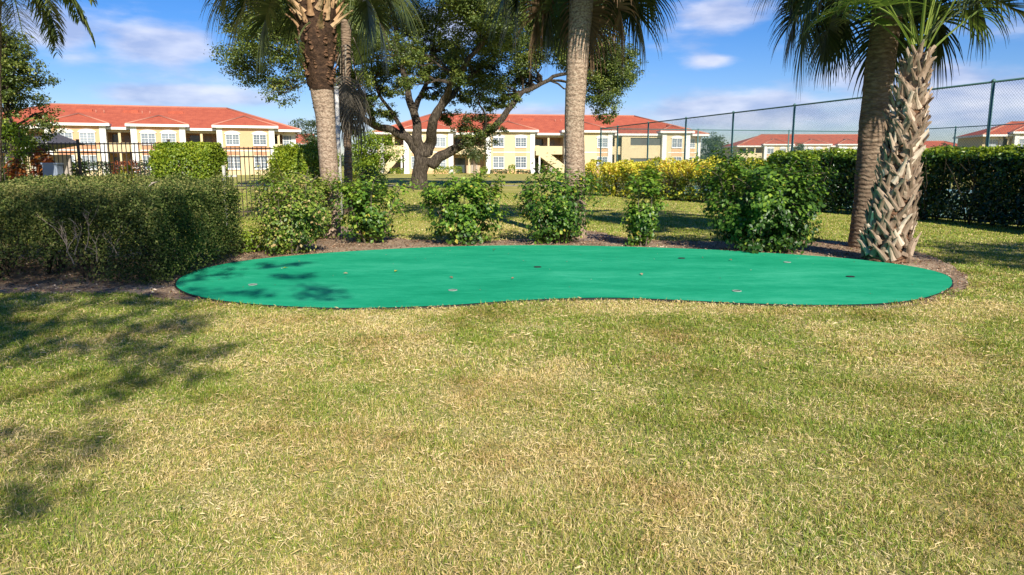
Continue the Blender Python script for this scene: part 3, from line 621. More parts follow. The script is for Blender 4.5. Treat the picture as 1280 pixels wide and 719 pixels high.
def shrub(label, u, vbase, w, h, nleaf, material, leaf=.075, dry=.1, dx=0, nst=9, tb=0, thr=.4, group='hibiscus shrubs along the back of the green', depth=None, seed=0, squash=1, name='hibiscus_shrub', cat='shrub'):
    c = G(u, vbase); o = thing(name, c, label, cat, group)
    random.seed(seed+100); r2 = np.random.default_rng(seed+5)
    st = MB(c); tips = []
    d_ = (depth or w*.85)
    for k in range(nst):
        a = 2*math.pi*(k+random.random()*.6)/nst; rr_ = random.uniform(.35, 1)
        tip = Vector((math.cos(a)*w/2*rr_+dx, math.sin(a)*d_/2*rr_, h*random.uniform(.62, .97)*(1-.18*rr_*rr_)))
        b = Vector((math.cos(a)*.1, math.sin(a)*.08, 0)); mid = b.lerp(tip, .5)+Vector((math.cos(a), math.sin(a), 0))*w*.06+Vector((0, 0, -.05))
        pl = [b.lerp(mid, t_)*(1-t_)+mid.lerp(tip, t_)*t_ for t_ in (0, .2, .4, .6, .8, 1)]
        st.tube([p+c for p in pl], [.017, .015, .012, .009, .007, .004], 5)
        for q_ in range(9):
            t_ = random.uniform(.12, 1); p = pl[min(5, int(t_*6))]; l_ = random.uniform(.2, .42)*(w/1.6)
            e = p+Vector((random.uniform(-1, 1), random.uniform(-1, 1), random.uniform(-.35, .8))).normalized()*l_
            e.z = max(e.z, .12); st.tube([p+c, (p+e)/2+c+Vector((0, 0, .03)), e+c], [.007, .005, .003], 4); tips.append(e); tips.append((p+e)/2)
        tips.append(tip)
        if k % 2 == 0:
            e = tip+Vector((random.uniform(-.15, .15), random.uniform(-.1, .1), random.uniform(.08, .26))); st.tube([tip+c, e+c], [.005, .003], 4); tips.append(e)
    # fill the outline of the crown
    for k in range(int(13*w*h)):
        a = random.uniform(0, 2*math.pi); ph = math.asin(random.uniform(-.75, 1)); rr_ = random.uniform(.7, 1.02)
        tips.append(Vector((math.cos(a)*math.cos(ph)*w/2*rr_+dx, math.sin(a)*math.cos(ph)*d_/2*rr_, h*.56+math.sin(ph)*h*.44*rr_)))
    st.build('stems', M['twig'], o)
    T = np.array([tuple(t_) for t_ in tips]); T = T[(fbm(T*2.2+seed, seed, 2) > thr) | (r2.random(len(T)) < .2)]
    idx = r2.integers(0, len(T), nleaf); X = T[idx]+r2.normal(0, .075, (nleaf, 3))*[1, 1, .9]; X[:, 2] = np.maximum(X[:, 2], .05)
    Cn = np.array([dx, 0, h*.4]); Nn = unit(X-Cn)+np.array([0, 0, .7])
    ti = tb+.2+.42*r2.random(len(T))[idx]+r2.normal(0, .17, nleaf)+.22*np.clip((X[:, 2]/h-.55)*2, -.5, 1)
    ti = np.where(r2.random(nleaf) < dry, r2.uniform(.8, 1, nleaf), np.minimum(ti, .9))
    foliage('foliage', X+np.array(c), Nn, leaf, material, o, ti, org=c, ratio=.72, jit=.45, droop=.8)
    return o
shrub('wide leafy shrub with brownish patches, first one right of the clipped hedge', 364, 318, 1.32, 1.46, 6200, M['hibiscus_dry'], .062, .16, nst=13, seed=1)
shrub('light green shrub in front of the tall left palm, spreading to its right', 462, 304, 1.5, 1.25, 3300, M['hibiscus'], .085, .08, nst=8, seed=2)
shrub('airy bright green shrub in front of the oak, third from the left', 583, 305, 1.65, 1.34, 5000, M['hibiscus'], .086, .07, nst=10, seed=3)
shrub('dense green shrub right in front of the centre palm trunk', 696, 304, 1.68, 1.48, 5200, M['hibiscus'], .08, .08, nst=13, seed=4, tb=-.08, thr=.34)
shrub('narrow upright sparse shrub with bare stems between the two big shrubs', 804, 308, .72, 1.52, 2200, M['hibiscus'], .086, .05, nst=5, seed=5)
shrub('largest and darkest leafy shrub, left of the leaning palm trunk', 950, 313, 2.25, 1.62, 14500, M['hibiscus'], .082, .02, nst=20, seed=6, tb=-.2, thr=.28)
shrub('bushy leafy shrub just behind the first shrub, against the left palm trunk', 385, 300, 1.25, 1.42, 4200, M['hibiscus_dry'], .068, .12, nst=8, seed=7)
# low yellow green tuft between hedge end and first shrub
shrub('low yellow green tuft at the foot of the clipped hedge end', 308, 316, .75, .42, 1800, M['boxy'], .05, .05, nst=8, seed=8, group=None, name='low_plant', cat='plant')
# coloured plants by the pool fence
def small_plant(label, X, Y, w, h, z, n, mt, leaf=.16, name='garden_plant', ratio=.35):
    o = thing(name, (X, Y, 0), label, 'plant'); r2 = np.random.default_rng(int(abs(X*100)))
    st = MB((X, Y, 0))
    for k in range(5): st.tube([(X, Y, 0), (X+random.uniform(-.3, .3)*w, Y+random.uniform(-.2, .2), h*.8)], [.02, .01], 5)
    st.build('stems', M['twig'], o)
    p = r2.normal(0, 1, (n, 3)); p = unit(p)*r2.random((n, 1))**.4*np.array([w/2, w/2, (h-z)/2])+np.array([0, 0, z+(h-z)/2])
    foliage('foliage', p+np.array([X, Y, 0]), unit(p-np.array([0, 0, z]))+[0, 0, .4], leaf, mt, o, r2.random(n), org=(X, Y, 0), ratio=ratio, jit=.6)
def atXY(u, Y): return (u-640)/FPX*Y*math.cos(PITCH)*.998+0
small_plant('orange red leaved plant low behind the hedge, nearest the left picture edge', atXY(18, 19), 19, .5, 1.7, 1.0, 200, M['croton_red'])
small_plant('orange leaved spiky plant left of the grey electrical box', atXY(52, 19.2), 19.2, .55, 2.0, 1.0, 260, M['croton_red'], .2)
small_plant('bright yellow spiky plant low behind the black picket fence', atXY(157, 21.5), 21.5, .6, 1.5, .9, 220, M['yellow_leaf'], .2)
small_plant('small green plant behind the black picket fence', atXY(97, 22.5), 22.5, .5, 1.75, .6, 250, M['boxy'], .18)
o = thing('electrical_box', (atXY(64, 18.6), 18.6, 0), 'grey metal electrical box behind the top of the clipped hedge', 'box')
mb = MB(); mb.box(-.18, .18, -.12, .12, .1, 1.55); mb.box(-.2, .2, -.14, .14, 1.55, 1.59); mb.build('cabinet', M['grey_metal'], o)
mb = MB(); mb.box(-.14, .14, -.135, -.123, .3, 1.45); mb.box(.09, .11, -.15, -.136, .8, 1.0); mb.build('door', M['grey_metal'], o)
# pool shelter
o = thing('pool_shelter', (atXY(40, 34), 34, 0), 'low pool shelter with dark shingle roof and pale eaves behind the black fence', 'shelter')
x0, x1 = atXY(10, 34), atXY(66, 34); c0 = atXY(40, 34)
mb = MB((c0, 34, 0)); mb.add([(x0-.3, 33.5, 2.05), (x1+.1, 33.5, 2.45), (x1+.1, 36.5, 2.45), (x0-.3, 36.5, 2.05), (x0+.6, 35, 2.75), (x1-.4, 35, 2.95)], [(0, 1, 5, 4), (1, 2, 5), (2, 3, 4, 5), (3, 0, 4), (0, 3, 2, 1)]); mb.build('roof', M['shingle'], o)
mb = MB((c0, 34, 0)); mb.prism([(x0-.3, 1.95), (x1+.1, 2.35), (x1+.1, 2.47), (x0-.3, 2.07)], 'y', 33.42, 33.49); mb.build('fascia', M['trim'], o)
for k in range(4):
    xx = x0+.1+(x1-x0-.2)*k/3; mb = MB((c0, 34, 0)); mb.box(xx-.06, xx+.06, 33.7, 33.82, 0, 2.0); mb.build('post', M['pale_post'], o)
mb = MB((c0, 34, 0)); mb.box(x0+.2, x1-.2, 35.6, 35.7, 0, 1.95); mb.build('back_wall', M['door'], o)

# low shrubs in front of the far buildings
def foundation(label, u0, u1, Y, h, mt=M['boxy'], d=1.0):
    a, b = ptY(u0, Y), ptY(u1, Y); box_hedge('foundation_hedge', label, 'hedge', [a, b], d, h, h, .2, 60, mt, lambda X, Nn: rng.uniform(.1, .9, len(X)), thick=.3, round_=.3, group='low hedges at the foot of the centre building')
foundation('low yellow green hedge at the building foot just right of the oak trunk', 541, 577, 104.5, 1.15)
foundation('tiny low hedge under the balcony just right of the small palm', 600, 609, 105, .9)
foundation('low brownish hedge under the ground floor windows left of the centre stair', 612, 634, 106, .65, M['far_leaf'])
foundation('taller bush in the low planting between two ground floor windows', 636, 644, 106, 1.25)
foundation('low hedge strip ending at the foot of the centre stair', 646, 664, 106.2, .6, M['far_leaf'])
foundation('low shrubs beneath the left outside stair', 486, 503, 104.8, .9)
for (lb, u0, u1, Y) in (('brown green shrubs behind the pool fence under the first bay windows', 66, 130, 84), ('brown green shrubs behind the pool fence between the first and second bay', 134, 164, 85), ('dull shrubs behind the pool fence under the second bay, left of the square bush', 168, 194, 86)):
    a, b = ptY(u0, Y), ptY(u1, Y); box_hedge('foundation_hedge', lb, 'hedge', [a, b], 1.5, 1.7, 1.7, .25, 45, M['croton_red'] if u0 == 134 else M['far_leaf'], lambda X, Nn: rng.uniform(0, .7, len(X)), thick=.4, round_=.4, group='low hedges at the foot of the left building')

# ------------------------------------------------------------------ trees
def branch_to(mb, a, b, r0, r1, sag=.1, n=6, wob=.06, sides=7):
    a, b = Vector(a), Vector(b); L = (b-a).length; pts = []
    for k in range(n+1):
        t_ = k/n; p = a.lerp(b, t_); e = math.sin(math.pi*t_)
        pts.append(p+Vector((random.uniform(-1, 1), random.uniform(-1, 1), random.uniform(-1, 1)))*L*wob*e+Vector((0, 0, sag*L*e)))
    mb.tube(pts, [r0+(r1-r0)*k/n for k in range(n+1)], sides); return pts
def tree_crown(clumps, leaf, per, material, name, parent, org, tb=.3, r2=None, flat=.75, jit=.7):
    """clumps: (centre, radius). leaves gathered on small sprays inside each clump"""
    r2 = r2 or rng; Xs = []; Ts = []; Ns = []
    for c, r_ in clumps:
        ns = max(8, int(34*(r_/1.2)**1.6)); sp_ = unit(r2.normal(0, 1, (ns, 3)))*r2.random((ns, 1))**.45*r_*np.array([1, 1, flat])
        sp_ = sp_[fbm(sp_*1.1+np.array(c), 3, 2) > .3]
        if len(sp_) == 0: continue
        n_ = int(per*r_*r_); idx = r2.integers(0, len(sp_), n_)
        X = sp_[idx]+r2.normal(0, .17*min(1.4, max(.5, r_)), (n_, 3))*[1, 1, .65]
        Xs.append(X+np.array(c)); Ns.append(unit(X)*.6+np.array([0, 0, .9])); Ts.append(tb+.35*r2.random(len(sp_))[idx]+r2.normal(0, .16, n_)+.15*X[:, 2]/r_)
    return foliage(name, np.concatenate(Xs), np.concatenate(Ns), leaf, material, parent, np.concatenate(Ts), org=org, ratio=.6, jit=jit)

# the oak
random.seed(3)
OY = 45.0; base = G(525, 238); base.y = OY; base.x = P(525, 238, OY).x; base.z = 0
oak = thing('oak_tree', base, 'large spreading live oak with forked dark trunk standing on the far lawn', 'tree')
tr = MB(base); q = lambda u, v, dy=0: P(u, v, OY+dy)
fork = q(529, 196)
tr.tube([base+Vector((0, 0, -.1)), base+Vector((0, 0, .15)), q(524, 228), q(525, 214), q(528, 203), fork], [.85, .66, .49, .43, .46, .45], 14, wob=.06)
limbs = []
def limb(pts, r0, r1):
    pts = [Vector(p) for p in pts]; fine = []
    for i in range(len(pts)-1):
        p0 = pts[max(i-1, 0)]; p1 = pts[i]; p2 = pts[i+1]; p3 = pts[min(i+2, len(pts)-1)]
        for k in range(4):
            t_ = k/4; fine.append(.5*((2*p1)+(p2-p0)*t_+(2*p0-5*p1+4*p2-p3)*t_*t_+(3*p1-p0-3*p2+p3)*t_**3)+Vector((random.uniform(-1, 1), random.uniform(-1, 1), random.uniform(-1, 1)))*.07)
    fine.append(pts[-1]); n_ = len(fine); rd = [r0+(r1-r0)*(k/(n_-1))**.8 for k in range(n_)]
    tr.tube(fine, rd, 9, wob=.07); limbs.extend(list(zip(fine, rd))[2:])
limb([q(527, 204), q(520, 188), q(508, 172), q(490, 163), q(470, 158, -1), q(452, 145, -2), q(438, 118, -3), q(425, 85, -4)], .36, .1)
limb([q(470, 158, -1), q(455, 128, -1), q(440, 90, 0), q(425, 50, 0), q(400, 15, 1)], .17, .05)
limb([fork, q(522, 170), q(517, 140, 1), q(507, 105, 2), q(498, 60, 3), q(490, 10, 4)], .36, .1)
limb([fork, q(538, 178), q(541, 150, -1), q(556, 125, -1), q(572, 95, -2), q(598, 60, -3), q(625, 20, -4)], .42, .08)
limb([q(541, 150, -1), q(565, 118, 1), q(580, 100, 2), q(605, 80, 3), q(640, 55, 4), q(680, 40, 4)], .22, .05)
limb([q(536, 207), q(552, 196), q(575, 182), q(600, 172, 0), q(622, 155, 1), q(640, 132, 1), q(655, 115, 2), q(685, 100, 3), q(715, 88, 3), q(755, 80, 4)], .36, .07)
limb([q(600, 172), q(607, 150, -1), q(598, 130, -2)], .13, .04)
limb([q(517, 140, 1), q(530, 110, 3), q(540, 75, 4), q(545, 30, 5)], .2, .06)
limb([q(438, 118, -3), q(410, 90, -3), q(380, 75, -4), q(340, 65, -4), q(310, 60, -4)], .12, .04)
limb([q(508, 172), q(490, 140, 2), q(470, 110, 3), q(462, 70, 4)], .17, .05)
cl = [(300, 62, 26, -4), (318, 88, 26, -3), (345, 112, 20, -4), (335, 45, 34, -5), (375, 75, 34, -4), (310, 25, 30, -2), (360, 30, 38, 0), (400, 25, 36, 1), (437, 25, 36, 2), (425, 60, 26, -3), (462, 60, 24, 3), (445, 92, 20, -2), (470, 30, 34, 0), (505, 22, 34, 4), (545, 22, 30, 4),
      (590, 22, 32, -3), (622, 40, 34, -3), (650, 70, 26, 1), (612, 80, 24, 3), (575, 78, 18, -2), (640, 20, 36, 0), (675, 30, 34, 3), (668, 65, 24, 2), (600, 112, 22, -1), (625, 108, 18, 2), (590, 168, 16, -1), (605, 155, 16, 0), (640, 128, 12, 1), (708, 72, 20, 3), (745, 55, 32, 3), (765, 88, 28, 4), (757, 122, 22, 4), (780, 68, 20, 5), (735, 100, 18, 3), (750, 20, 32, 4),
      (497, 110, 15, 2), (462, 130, 14, -1), (487, 142, 13, 2), (436, 130, 16, -2), (418, 108, 18, -3), (520, 85, 15, 3), (543, 100, 12, 3), (440, 160, 12, -2), (480, 85, 18, 3), (560, 50, 20, 2)]
cl += [(560, 95, 16, 4), (530, 55, 20, 4), (515, 100, 15, -3), (483, 112, 15, 4), (470, 145, 13, -2), (580, 125, 16, 2), (640, 100, 16, 4), (655, 90, 18, 4), (612, 130, 15, 3), (560, 150, 12, 1), (450, 100, 16, 1), (500, 60, 22, -3), (535, 120, 11, 3), (448, 135, 14, 3), (590, 95, 16, 5), (570, 60, 20, 4), (490, 85, 16, 5), (425, 145, 13, 0), (410, 130, 13, 0), (685, 50, 22, 5), (700, 30, 26, 5), (720, 55, 22, 5)]
cl += [(535, 85, 20, 3), (555, 115, 14, 3), (600, 95, 20, 4), (630, 125, 15, 3), (515, 70, 22, 4), (570, 100, 14, -3), (655, 105, 16, 4), (470, 95, 20, 4), (455, 120, 15, 4), (755, 70, 30, 5), (770, 105, 26, 5), (745, 110, 22, 4), (760, 140, 16, 4), (785, 85, 20, 5), (740, 80, 26, 4)]
random.seed(9)
for _ in range(34): cl.append((random.uniform(300, 770), random.uniform(-120, 0), random.uniform(28, 42), random.uniform(-6, 6)))
for _ in range(26): cl.append((random.uniform(330, 730), random.uniform(-10, 75), random.uniform(16, 28), random.uniform(-9, 9)))
clumps = []
for (u, v, r_, dy) in cl: clumps.append((q(u, v, dy), r_*.053))
for c, r_ in clumps:
    a, ra_ = min(limbs, key=lambda z_: (z_[0]-c).length+(0 if z_[0].z < c.z+1 else 3))
    for k in range(3):
        e = c+Vector((random.uniform(-.6, .6), random.uniform(-.6, .6), random.uniform(-.4, .4)))*r_; branch_to(tr, a, e, min(ra_*.6, .07), .012, .06, 6, .07, 5)
        for m_ in range(3): branch_to(tr, a.lerp(e, random.uniform(.5, .95)), c+Vector((random.uniform(-1, 1), random.uniform(-1, 1), random.uniform(-.7, .7)))*r_*.9, .018, .006, .05, 4, .1, 4)
tr.build('trunk', M['bark'], oak)
tree_crown(clumps, .135, 1550, M['oak'], 'crown', oak, base, tb=.27, r2=np.random.default_rng(4))
tree_crown([(q(593, 185, -1), .95), (q(585, 150, -1), .9), (q(608, 178, 0), .7), (q(575, 165, -1), .6), (q(622, 165, 0), .6)], .14, 800, M['oak_red'], 'reddish_foliage', oak, base, tb=.2, r2=np.random.default_rng(5))

def simple_tree(label, X, Y, h, w, clumpsn=16, leaf=.3, per=110, mt='far_leaf', trunk_r=.2, seed=0, z0=.25, name='tree', group=None):
    random.seed(seed); o = thing(name, (X, Y, 0), label, 'tree', group); t_ = MB((X, Y, 0)); top = Vector((X, Y, h*.6))
    t_.tube([(X, Y, 0), (X+.05*w, Y, h*.3), tuple(top)], [trunk_r, trunk_r*.75, trunk_r*.4], 8, wob=.05); cs = []
    for k in range(clumpsn):
        a = random.uniform(0, 2*math.pi); rr_ = random.uniform(.15, .8); zz = random.uniform(z0, .88)
        lim = math.sin(math.pi*min(1, max(.12, (zz-z0*.6)/(1-z0*.6))))**.6
        c = Vector((X+math.cos(a)*w/2*rr_*lim, Y+math.sin(a)*w/2*rr_*lim, h*zz)); cs.append((c, w*random.uniform(.14, .22)))
        branch_to(t_, Vector((X, Y, min(h*.55, h*zz*.8))), c, trunk_r*.35, .02, .05, 4, .05, 5)
    t_.build('trunk', M['bark'], o); tree_crown(cs, leaf, per, M[mt], 'crown', o, (X, Y, 0), tb=.3, r2=np.random.default_rng(seed))
    return o
simple_tree('dark leafy tree at the left picture edge below the arching palm fronds', -14.9, 22.5, 5.9, 3.1, 44, .085, 1700, 'oak', .14, 21, z0=.1)
simple_tree('olive tree at the left picture edge in front of the dark one', -13.1, 19.9, 2.9, 1.3, 12, .09, 1800, 'boxy', .06, 22, z0=.4)
simple_tree('dark round tree between centre building and tennis court block', ptY(896, 135)[0]-1, 135, 6.6, 8, 20, .3, 120, 'far_leaf', .2, 23)
simple_tree('grey green tree far behind, left of the left palm trunk', ptY(388, 130)[0], 130, 9.5, 7, 20, .3, 90, 'far_leaf', .2, 24)
simple_tree('low grey green tree beside the grey tree left of the left palm trunk', ptY(376, 120)[0], 120, 5, 5, 14, .3, 120, 'far_leaf', .2, 25)
simple_tree('green tree filling the gap between the hanging dead fronds and the left stair', ptY(463, 92)[0], 92, 5.6, 7.5, 22, .28, 160, 'boxy', .2, 26, z0=.1)
simple_tree('small tree in front of the distant middle block', ptY(998, 150)[0], 150, 5.4, 5, 14, .3, 120, 'far_leaf', .2, 27)
simple_tree('shaggy tree in front of the most distant roof, left of the far right block', ptY(1182, 118)[0], 118, 4.6, 6, 18, .3, 120, 'far_leaf', .2, 28)
simple_tree('bushy tree by the grey end wall of the far right block', ptY(1228, 110)[0], 110, 4.0, 3.6, 12, .25, 150, 'far_leaf', .15, 29)
# distant woodland at the horizon
X = []; 
for _ in range(240):
    a = random.uniform(-75, 75); D = random.uniform(300, 420); c = np.array([math.sin(R(a))*D, math.cos(R(a))*D, 0]); w_ = random.uniform(6, 12); h_ = random.uniform(4, 6.5)
    p = unit(rng.normal(0, 1, (160, 3)))*rng.uniform(.6, 1, (160, 1))*np.array([w_, w_, h_])+c; X.append(p[p[:, 2] > 0])
X = np.concatenate(X); tag(foliage('woodland', X, rng.normal(0, 1, X.shape)+[0, -.5, .8], 2.0, M['far_leaf'], None, rng.random(len(X))), 'distant belt of trees along the horizon', 'woodland', kind='stuff')
# planting between left palm and oak
def mass(label, u, Y, w, h, mt, leaf, n, cat='bush'):
    X_, _ = ptY(u, Y); o = thing('garden_bush', (X_, Y, 0), label, cat); r2 = np.random.default_rng(int(u)); mb = MB((X_, Y, 0))
    for k in range(5): mb.tube([(X_, Y, 0), (X_+random.uniform(-.3, .3)*w, Y+random.uniform(-.3, .3), h*.7)], [.03, .01], 5)
    mb.build('stems', M['twig'], o)
    p = unit(r2.normal(0, 1, (n, 3)))*r2.random((n, 1))**.35*np.array([w/2, w/2, h*.55]); p[:, 2] += h*.5; p *= 1+.25*(fbm(p*1.5, 3, 2)-.5)[:, None]; p = p[p[:, 2] > .05]
    foliage('foliage', p+np.array([X_, Y, 0]), unit(p-[0, 0, h*.4])+[0, 0, .5], leaf, mt, o, .2+.5*fbm(p*2, 5, 2)+r2.normal(0, .15, len(p)), org=(X_, Y, 0), jit=.6)
mass('dark green bush right of the hanging dead fronds', 462, 30, 1.5, 1.5, M['ficus'], .1, 2200)
mass('bright rounded bush behind the dark bush left of the oak', 455, 45, 3.0, 1.75, M['boxy'], .14, 1500)
mass('low orange flowered bush left of the dark bush', 440, 29, .6, 1.35, M['croton'], .08, 500)

# ------------------------------------------------------------------ palms
def fan_frond(base, az_, el_, Lp, Lb, droop, mt, parent, org, seed, nl=40, name='frond', wid=.042, tb=.4, spread=112):
    r_ = random.Random(seed); d = Vector((math.cos(az_)*math.cos(el_), math.sin(az_)*math.cos(el_), math.sin(el_)))
    pts = [Vector(base)]; n = 8; dirs = [d.copy()]
    for k in range(n):
        pts.append(pts[-1]+d*Lp/n); d = (d+Vector((0, 0, -droop*.09))).normalized(); dirs.append(d.copy())
    V = []; F = []; T = []
    def ribbon(ps, ws, side, tv):
        n0 = len(V)
        for p, w_, s_ in zip(ps, ws, side): V.append(tuple(p+s_*w_)); V.append(tuple(p-s_*w_)); T.extend((tv, tv))
        for k in range(len(ps)-1): F.append((n0+2*k, n0+2*k+1, n0+2*k+3, n0+2*k+2))
    side0 = Vector((-math.sin(az_), math.cos(az_), 0))
    ribbon(pts, [.028-.0015*k for k in range(n+1)], [side0]*(n+1), .8)
    up = [side0.cross(dd).normalized()*-1 for dd in dirs]
    ribbon([p+Vector((0, 0, .0)) for p in pts], [.014]*(n+1), up, .7)
    # costa
    cst = [pts[-1]]; cd = [d.copy()]
    for k in range(6): d = (d+Vector((0, 0, -droop*.16))).normalized(); cst.append(cst[-1]+d*Lb*.09); cd.append(d.copy())
    for k in range(nl):
        f = (k+.5)/nl*2-1; s = 1 if f > 0 else -1; af = abs(f); t_ = (1-af)**.8; ic = min(5, int(t_*6)); p = cst[ic].lerp(cst[ic+1], t_*6-ic) if ic < 6 else cst[-1]
        dd = cd[ic]; phi = R(spread)*af*r_.uniform(.95, 1.05); nrm = side0.cross(dd).normalized()
        if nrm.z < 0 and abs(nrm.z) > .3: nrm = -nrm
        ld = (dd*math.cos(phi)+side0*(s*math.sin(phi))+nrm*(.12+.2*af)).normalized(); L = Lb*(1-.3*af*af)*r_.uniform(.88, 1.08)
        ps = [p]; m_ = 6; sd = []
        for j in range(m_):
            sd.append(ld.cross(nrm).normalized()); ps.append(ps[-1]+ld*L/m_); ld = (ld+Vector((0, 0, -(.04+.09*j*droop)*r_.uniform(.6, 1.4)))+Vector((r_.uniform(-1, 1), r_.uniform(-1, 1), 0))*.03).normalized()
        sd.append(sd[-1]); wv = [wid*.45, wid*.55, wid*.5, wid*.42, wid*.3, wid*.18, .002]
        ribbon(ps, wv, sd, min(1, max(0, tb+r_.uniform(-.3, .3))))
    return npmesh(name, np.array(V), np.array(F), mt, parent, np.array(T), org=org)
def path_trunk(pts, rads, m, parent, org, sides=22, step=.06, name='trunk', amp=.03, ringamp=.02, seed=0):
    pts = [Vector(p) for p in pts]; L = [0]
    for a, b in zip(pts[:-1], pts[1:]): L.append(L[-1]+(b-a).length)
    n = int(L[-1]/step); cs = []; rs = []
    for k in range(n+1):
        s = L[-1]*k/n; i = max(j for j in range(len(L)-1) if L[j] <= s+1e-6); t_ = (s-L[i])/(L[i+1]-L[i]); cs.append(pts[i].lerp(pts[i+1], t_)); t2 = t_*t_*(3-2*t_); rs.append(rads[i]*(1-t2)+rads[i+1]*t2)
    V = []
    for k, (c, r_) in enumerate(zip(cs, rs)):
        for j in range(sides):
            a = 2*math.pi*j/sides; V.append((c.x, c.y, c.z, math.cos(a), math.sin(a), r_))
    V = np.array(V); f = fbm(np.stack([V[:, 3]*1.4, V[:, 4]*1.4, V[:, 2]*2.6], 1)+seed, seed, 3)-.5; f2 = vn(np.stack([V[:, 3]*.6, V[:, 4]*.6, V[:, 2]*13], 1), seed+9)-.5
    r_ = V[:, 5]+f*amp*2+f2*ringamp*2
    Vx = np.stack([V[:, 0]+V[:, 3]*r_, V[:, 1]+V[:, 4]*r_, V[:, 2]], 1); F = []
    for k in range(n):
        for j in range(sides): F.append((k*sides+j, k*sides+(j+1) % sides, (k+1)*sides+(j+1) % sides, (k+1)*sides+j))
    return npmesh(name, Vx, F, m, parent, None, True, org), cs, rs
def palm_crown(top, n, parent, org, seed, Lp=(1.1, 1.5), Lb=(.85, 1.05), els=(80, -35), droop=1.0, dead=0, mt='palm', azlist=None, tb=.4, nl=40):
    random.seed(seed)
    for k in range(n):
        f = k/(n-1); az_ = k*2.39996+random.uniform(-.25, .25); el_ = R(els[0]+(els[1]-els[0])*f+random.uniform(-8, 8)); dd = k >= n-dead
        if math.sin(az_) < -.3 and el_ < R(20): el_ += R(50)
        fan_frond(Vector(top)+Vector((math.cos(az_)*.12, math.sin(az_)*.12, .25*(1-f)-.1*f)), az_, el_, random.uniform(*Lp), random.uniform(*Lb), droop*random.uniform(.8, 1.3)+(.7 if dd else 0), M['palm_dead'] if dd else M[mt], parent, org, seed*100+k, name='frond', tb=tb, nl=nl)
def boots(parent, cs, rs, s0, s1, n, material, L=.3, w=.15, tilt=28, seed=0, cross=22, merge=False):
    """old frond bases spiralling up a trunk, each its own mesh object"""
    rd = random.Random(seed); meshes = []
    NV = 9
    for v_ in range(NV):
        mb = MB(); w0, w1 = w*rd.uniform(.9, 1.3), w*rd.uniform(.28, .5); n_ = 7; secs = []; bend = rd.uniform(-.12, .12); cv = rd.uniform(.05, .2); tw = rd.uniform(-.5, .5)
        for k in range(n_+1):
            f = k/n_; ww = (w0+(w1-w0)*min(1, f*1.25)**.8)*rd.uniform(.9, 1.1)/2; th = (.034*(1-f)+.012)*rd.uniform(.8, 1.2); z_ = L*f; y_ = -cv*f*f*L; x_ = bend*f*f*L; a_ = tw*f
            row = [(-ww, .022*(1-f)), (-ww*.55, -th*.7), (0, -th), (ww*.55, -th*.7), (ww, .022*(1-f)), (ww*.4, th*.35), (-ww*.4, th*.35)]
            secs.append([(x_+a*math.cos(a_)-b*math.sin(a_), y_+a*math.sin(a_)+b*math.cos(a_), z_+rd.uniform(-.006, .006)) for a, b in row])
        sl_ = rd.uniform(-.5, .5); secs[-1] = [(a, b, c+(a-secs[-1][2][0])*sl_+rd.uniform(-.03, .02)) for a, b, c in secs[-1]]
        m_ = 7; vs = [p for s_ in secs for p in s_]; fs = [(k*m_+j_, k*m_+(j_+1) % m_, (k+1)*m_+(j_+1) % m_, (k+1)*m_+j_) for k in range(n_) for j_ in range(m_)]+[tuple(range(m_)), tuple(n_*m_+j_ for j_ in range(m_-1, -1, -1))]
        mb.add(vs, fs, False); meshes.append(mb)
    first = {}; allm = MB(parent.location)
    from mathutils import Matrix, Euler
    for k in range(n):
        f = (k+.5)/n; s = s0+(s1-s0)*f; i = min(len(cs)-2, int(s*(len(cs)-1))); c = cs[i]; r_ = rs[i]; a = k*2.39996+rd.uniform(-.2, .2)+seed
        v_ = k % NV
        if merge: o_ = None
        elif v_ not in first: first[v_] = meshes[v_].build('frond_base', material, parent); o_ = first[v_]
        else: o_ = first[v_].copy(); COL.objects.link(o_); o_.parent = parent
        out_ = Vector((math.cos(a), math.sin(a), 0)); sc = rd.uniform(.8, 1.2)
        # local -y points outwards
        rot = Matrix.Rotation(a+math.pi/2, 4, 'Z') @ Matrix.Rotation(R(tilt*rd.uniform(.5, 1.3)), 4, 'X') @ Matrix.Rotation(R(cross*(1 if k % 2 else -1)*rd.uniform(.6, 1.3)), 4, 'Y')
        pos = c+out_*(r_-.01)-parent.location
        mt_ = Matrix.Translation(pos) @ rot @ Matrix.Diagonal((sc, sc, sc*rd.uniform(.85, 1.2), 1))
        if merge: allm.add([mt_ @ v+parent.location for v in meshes[v_].v], meshes[v_].f)
        else: o_.matrix_local = mt_
    if merge: tag(allm.build('frond_base_stubs', material, parent), kind='stuff')

# centre palm
def dirt_mound(parent, org, r): 
    pass
o_ = P(719, 297, 15.8); o_.z = 0
pc = thing('palm_tree', o_, 'tall smooth trunked cabbage palm rising behind the dense middle shrub', 'palm tree', 'cabbage palms')
tops = P(727, 0, 15.9); topc = P(732, -100, 16.0)
_, cs, rs = path_trunk([o_, P(718.5, 240, 15.8), P(718, 150, 15.8), P(722, 70, 15.85), tops, topc], [.25, .215, .205, .22, .24, .24], M['palm_trunk'], pc, o_, amp=.012, ringamp=.005, seed=2)
palm_crown(topc, 46, pc, o_, 31, els=(80, -42), droop=1.15, dead=3, tb=.15, Lp=(1.3, 1.8), Lb=(.95, 1.2), nl=46)
for k, (a_, e_, l_) in enumerate(((3.14, 0, 1.3), (2.8, -18, 1.1), (3.5, 14, 1.4), (3.0, -32, .95), (.1, -30, .95), (.3, -8, 1.2))):
    fan_frond(P(731, -52, 16.0), a_, R(e_), l_, 1.15, 1.3, M['palm_dead' if k in (1, 4) else 'palm'], pc, o_, 9800+k, nl=46, tb=.25)
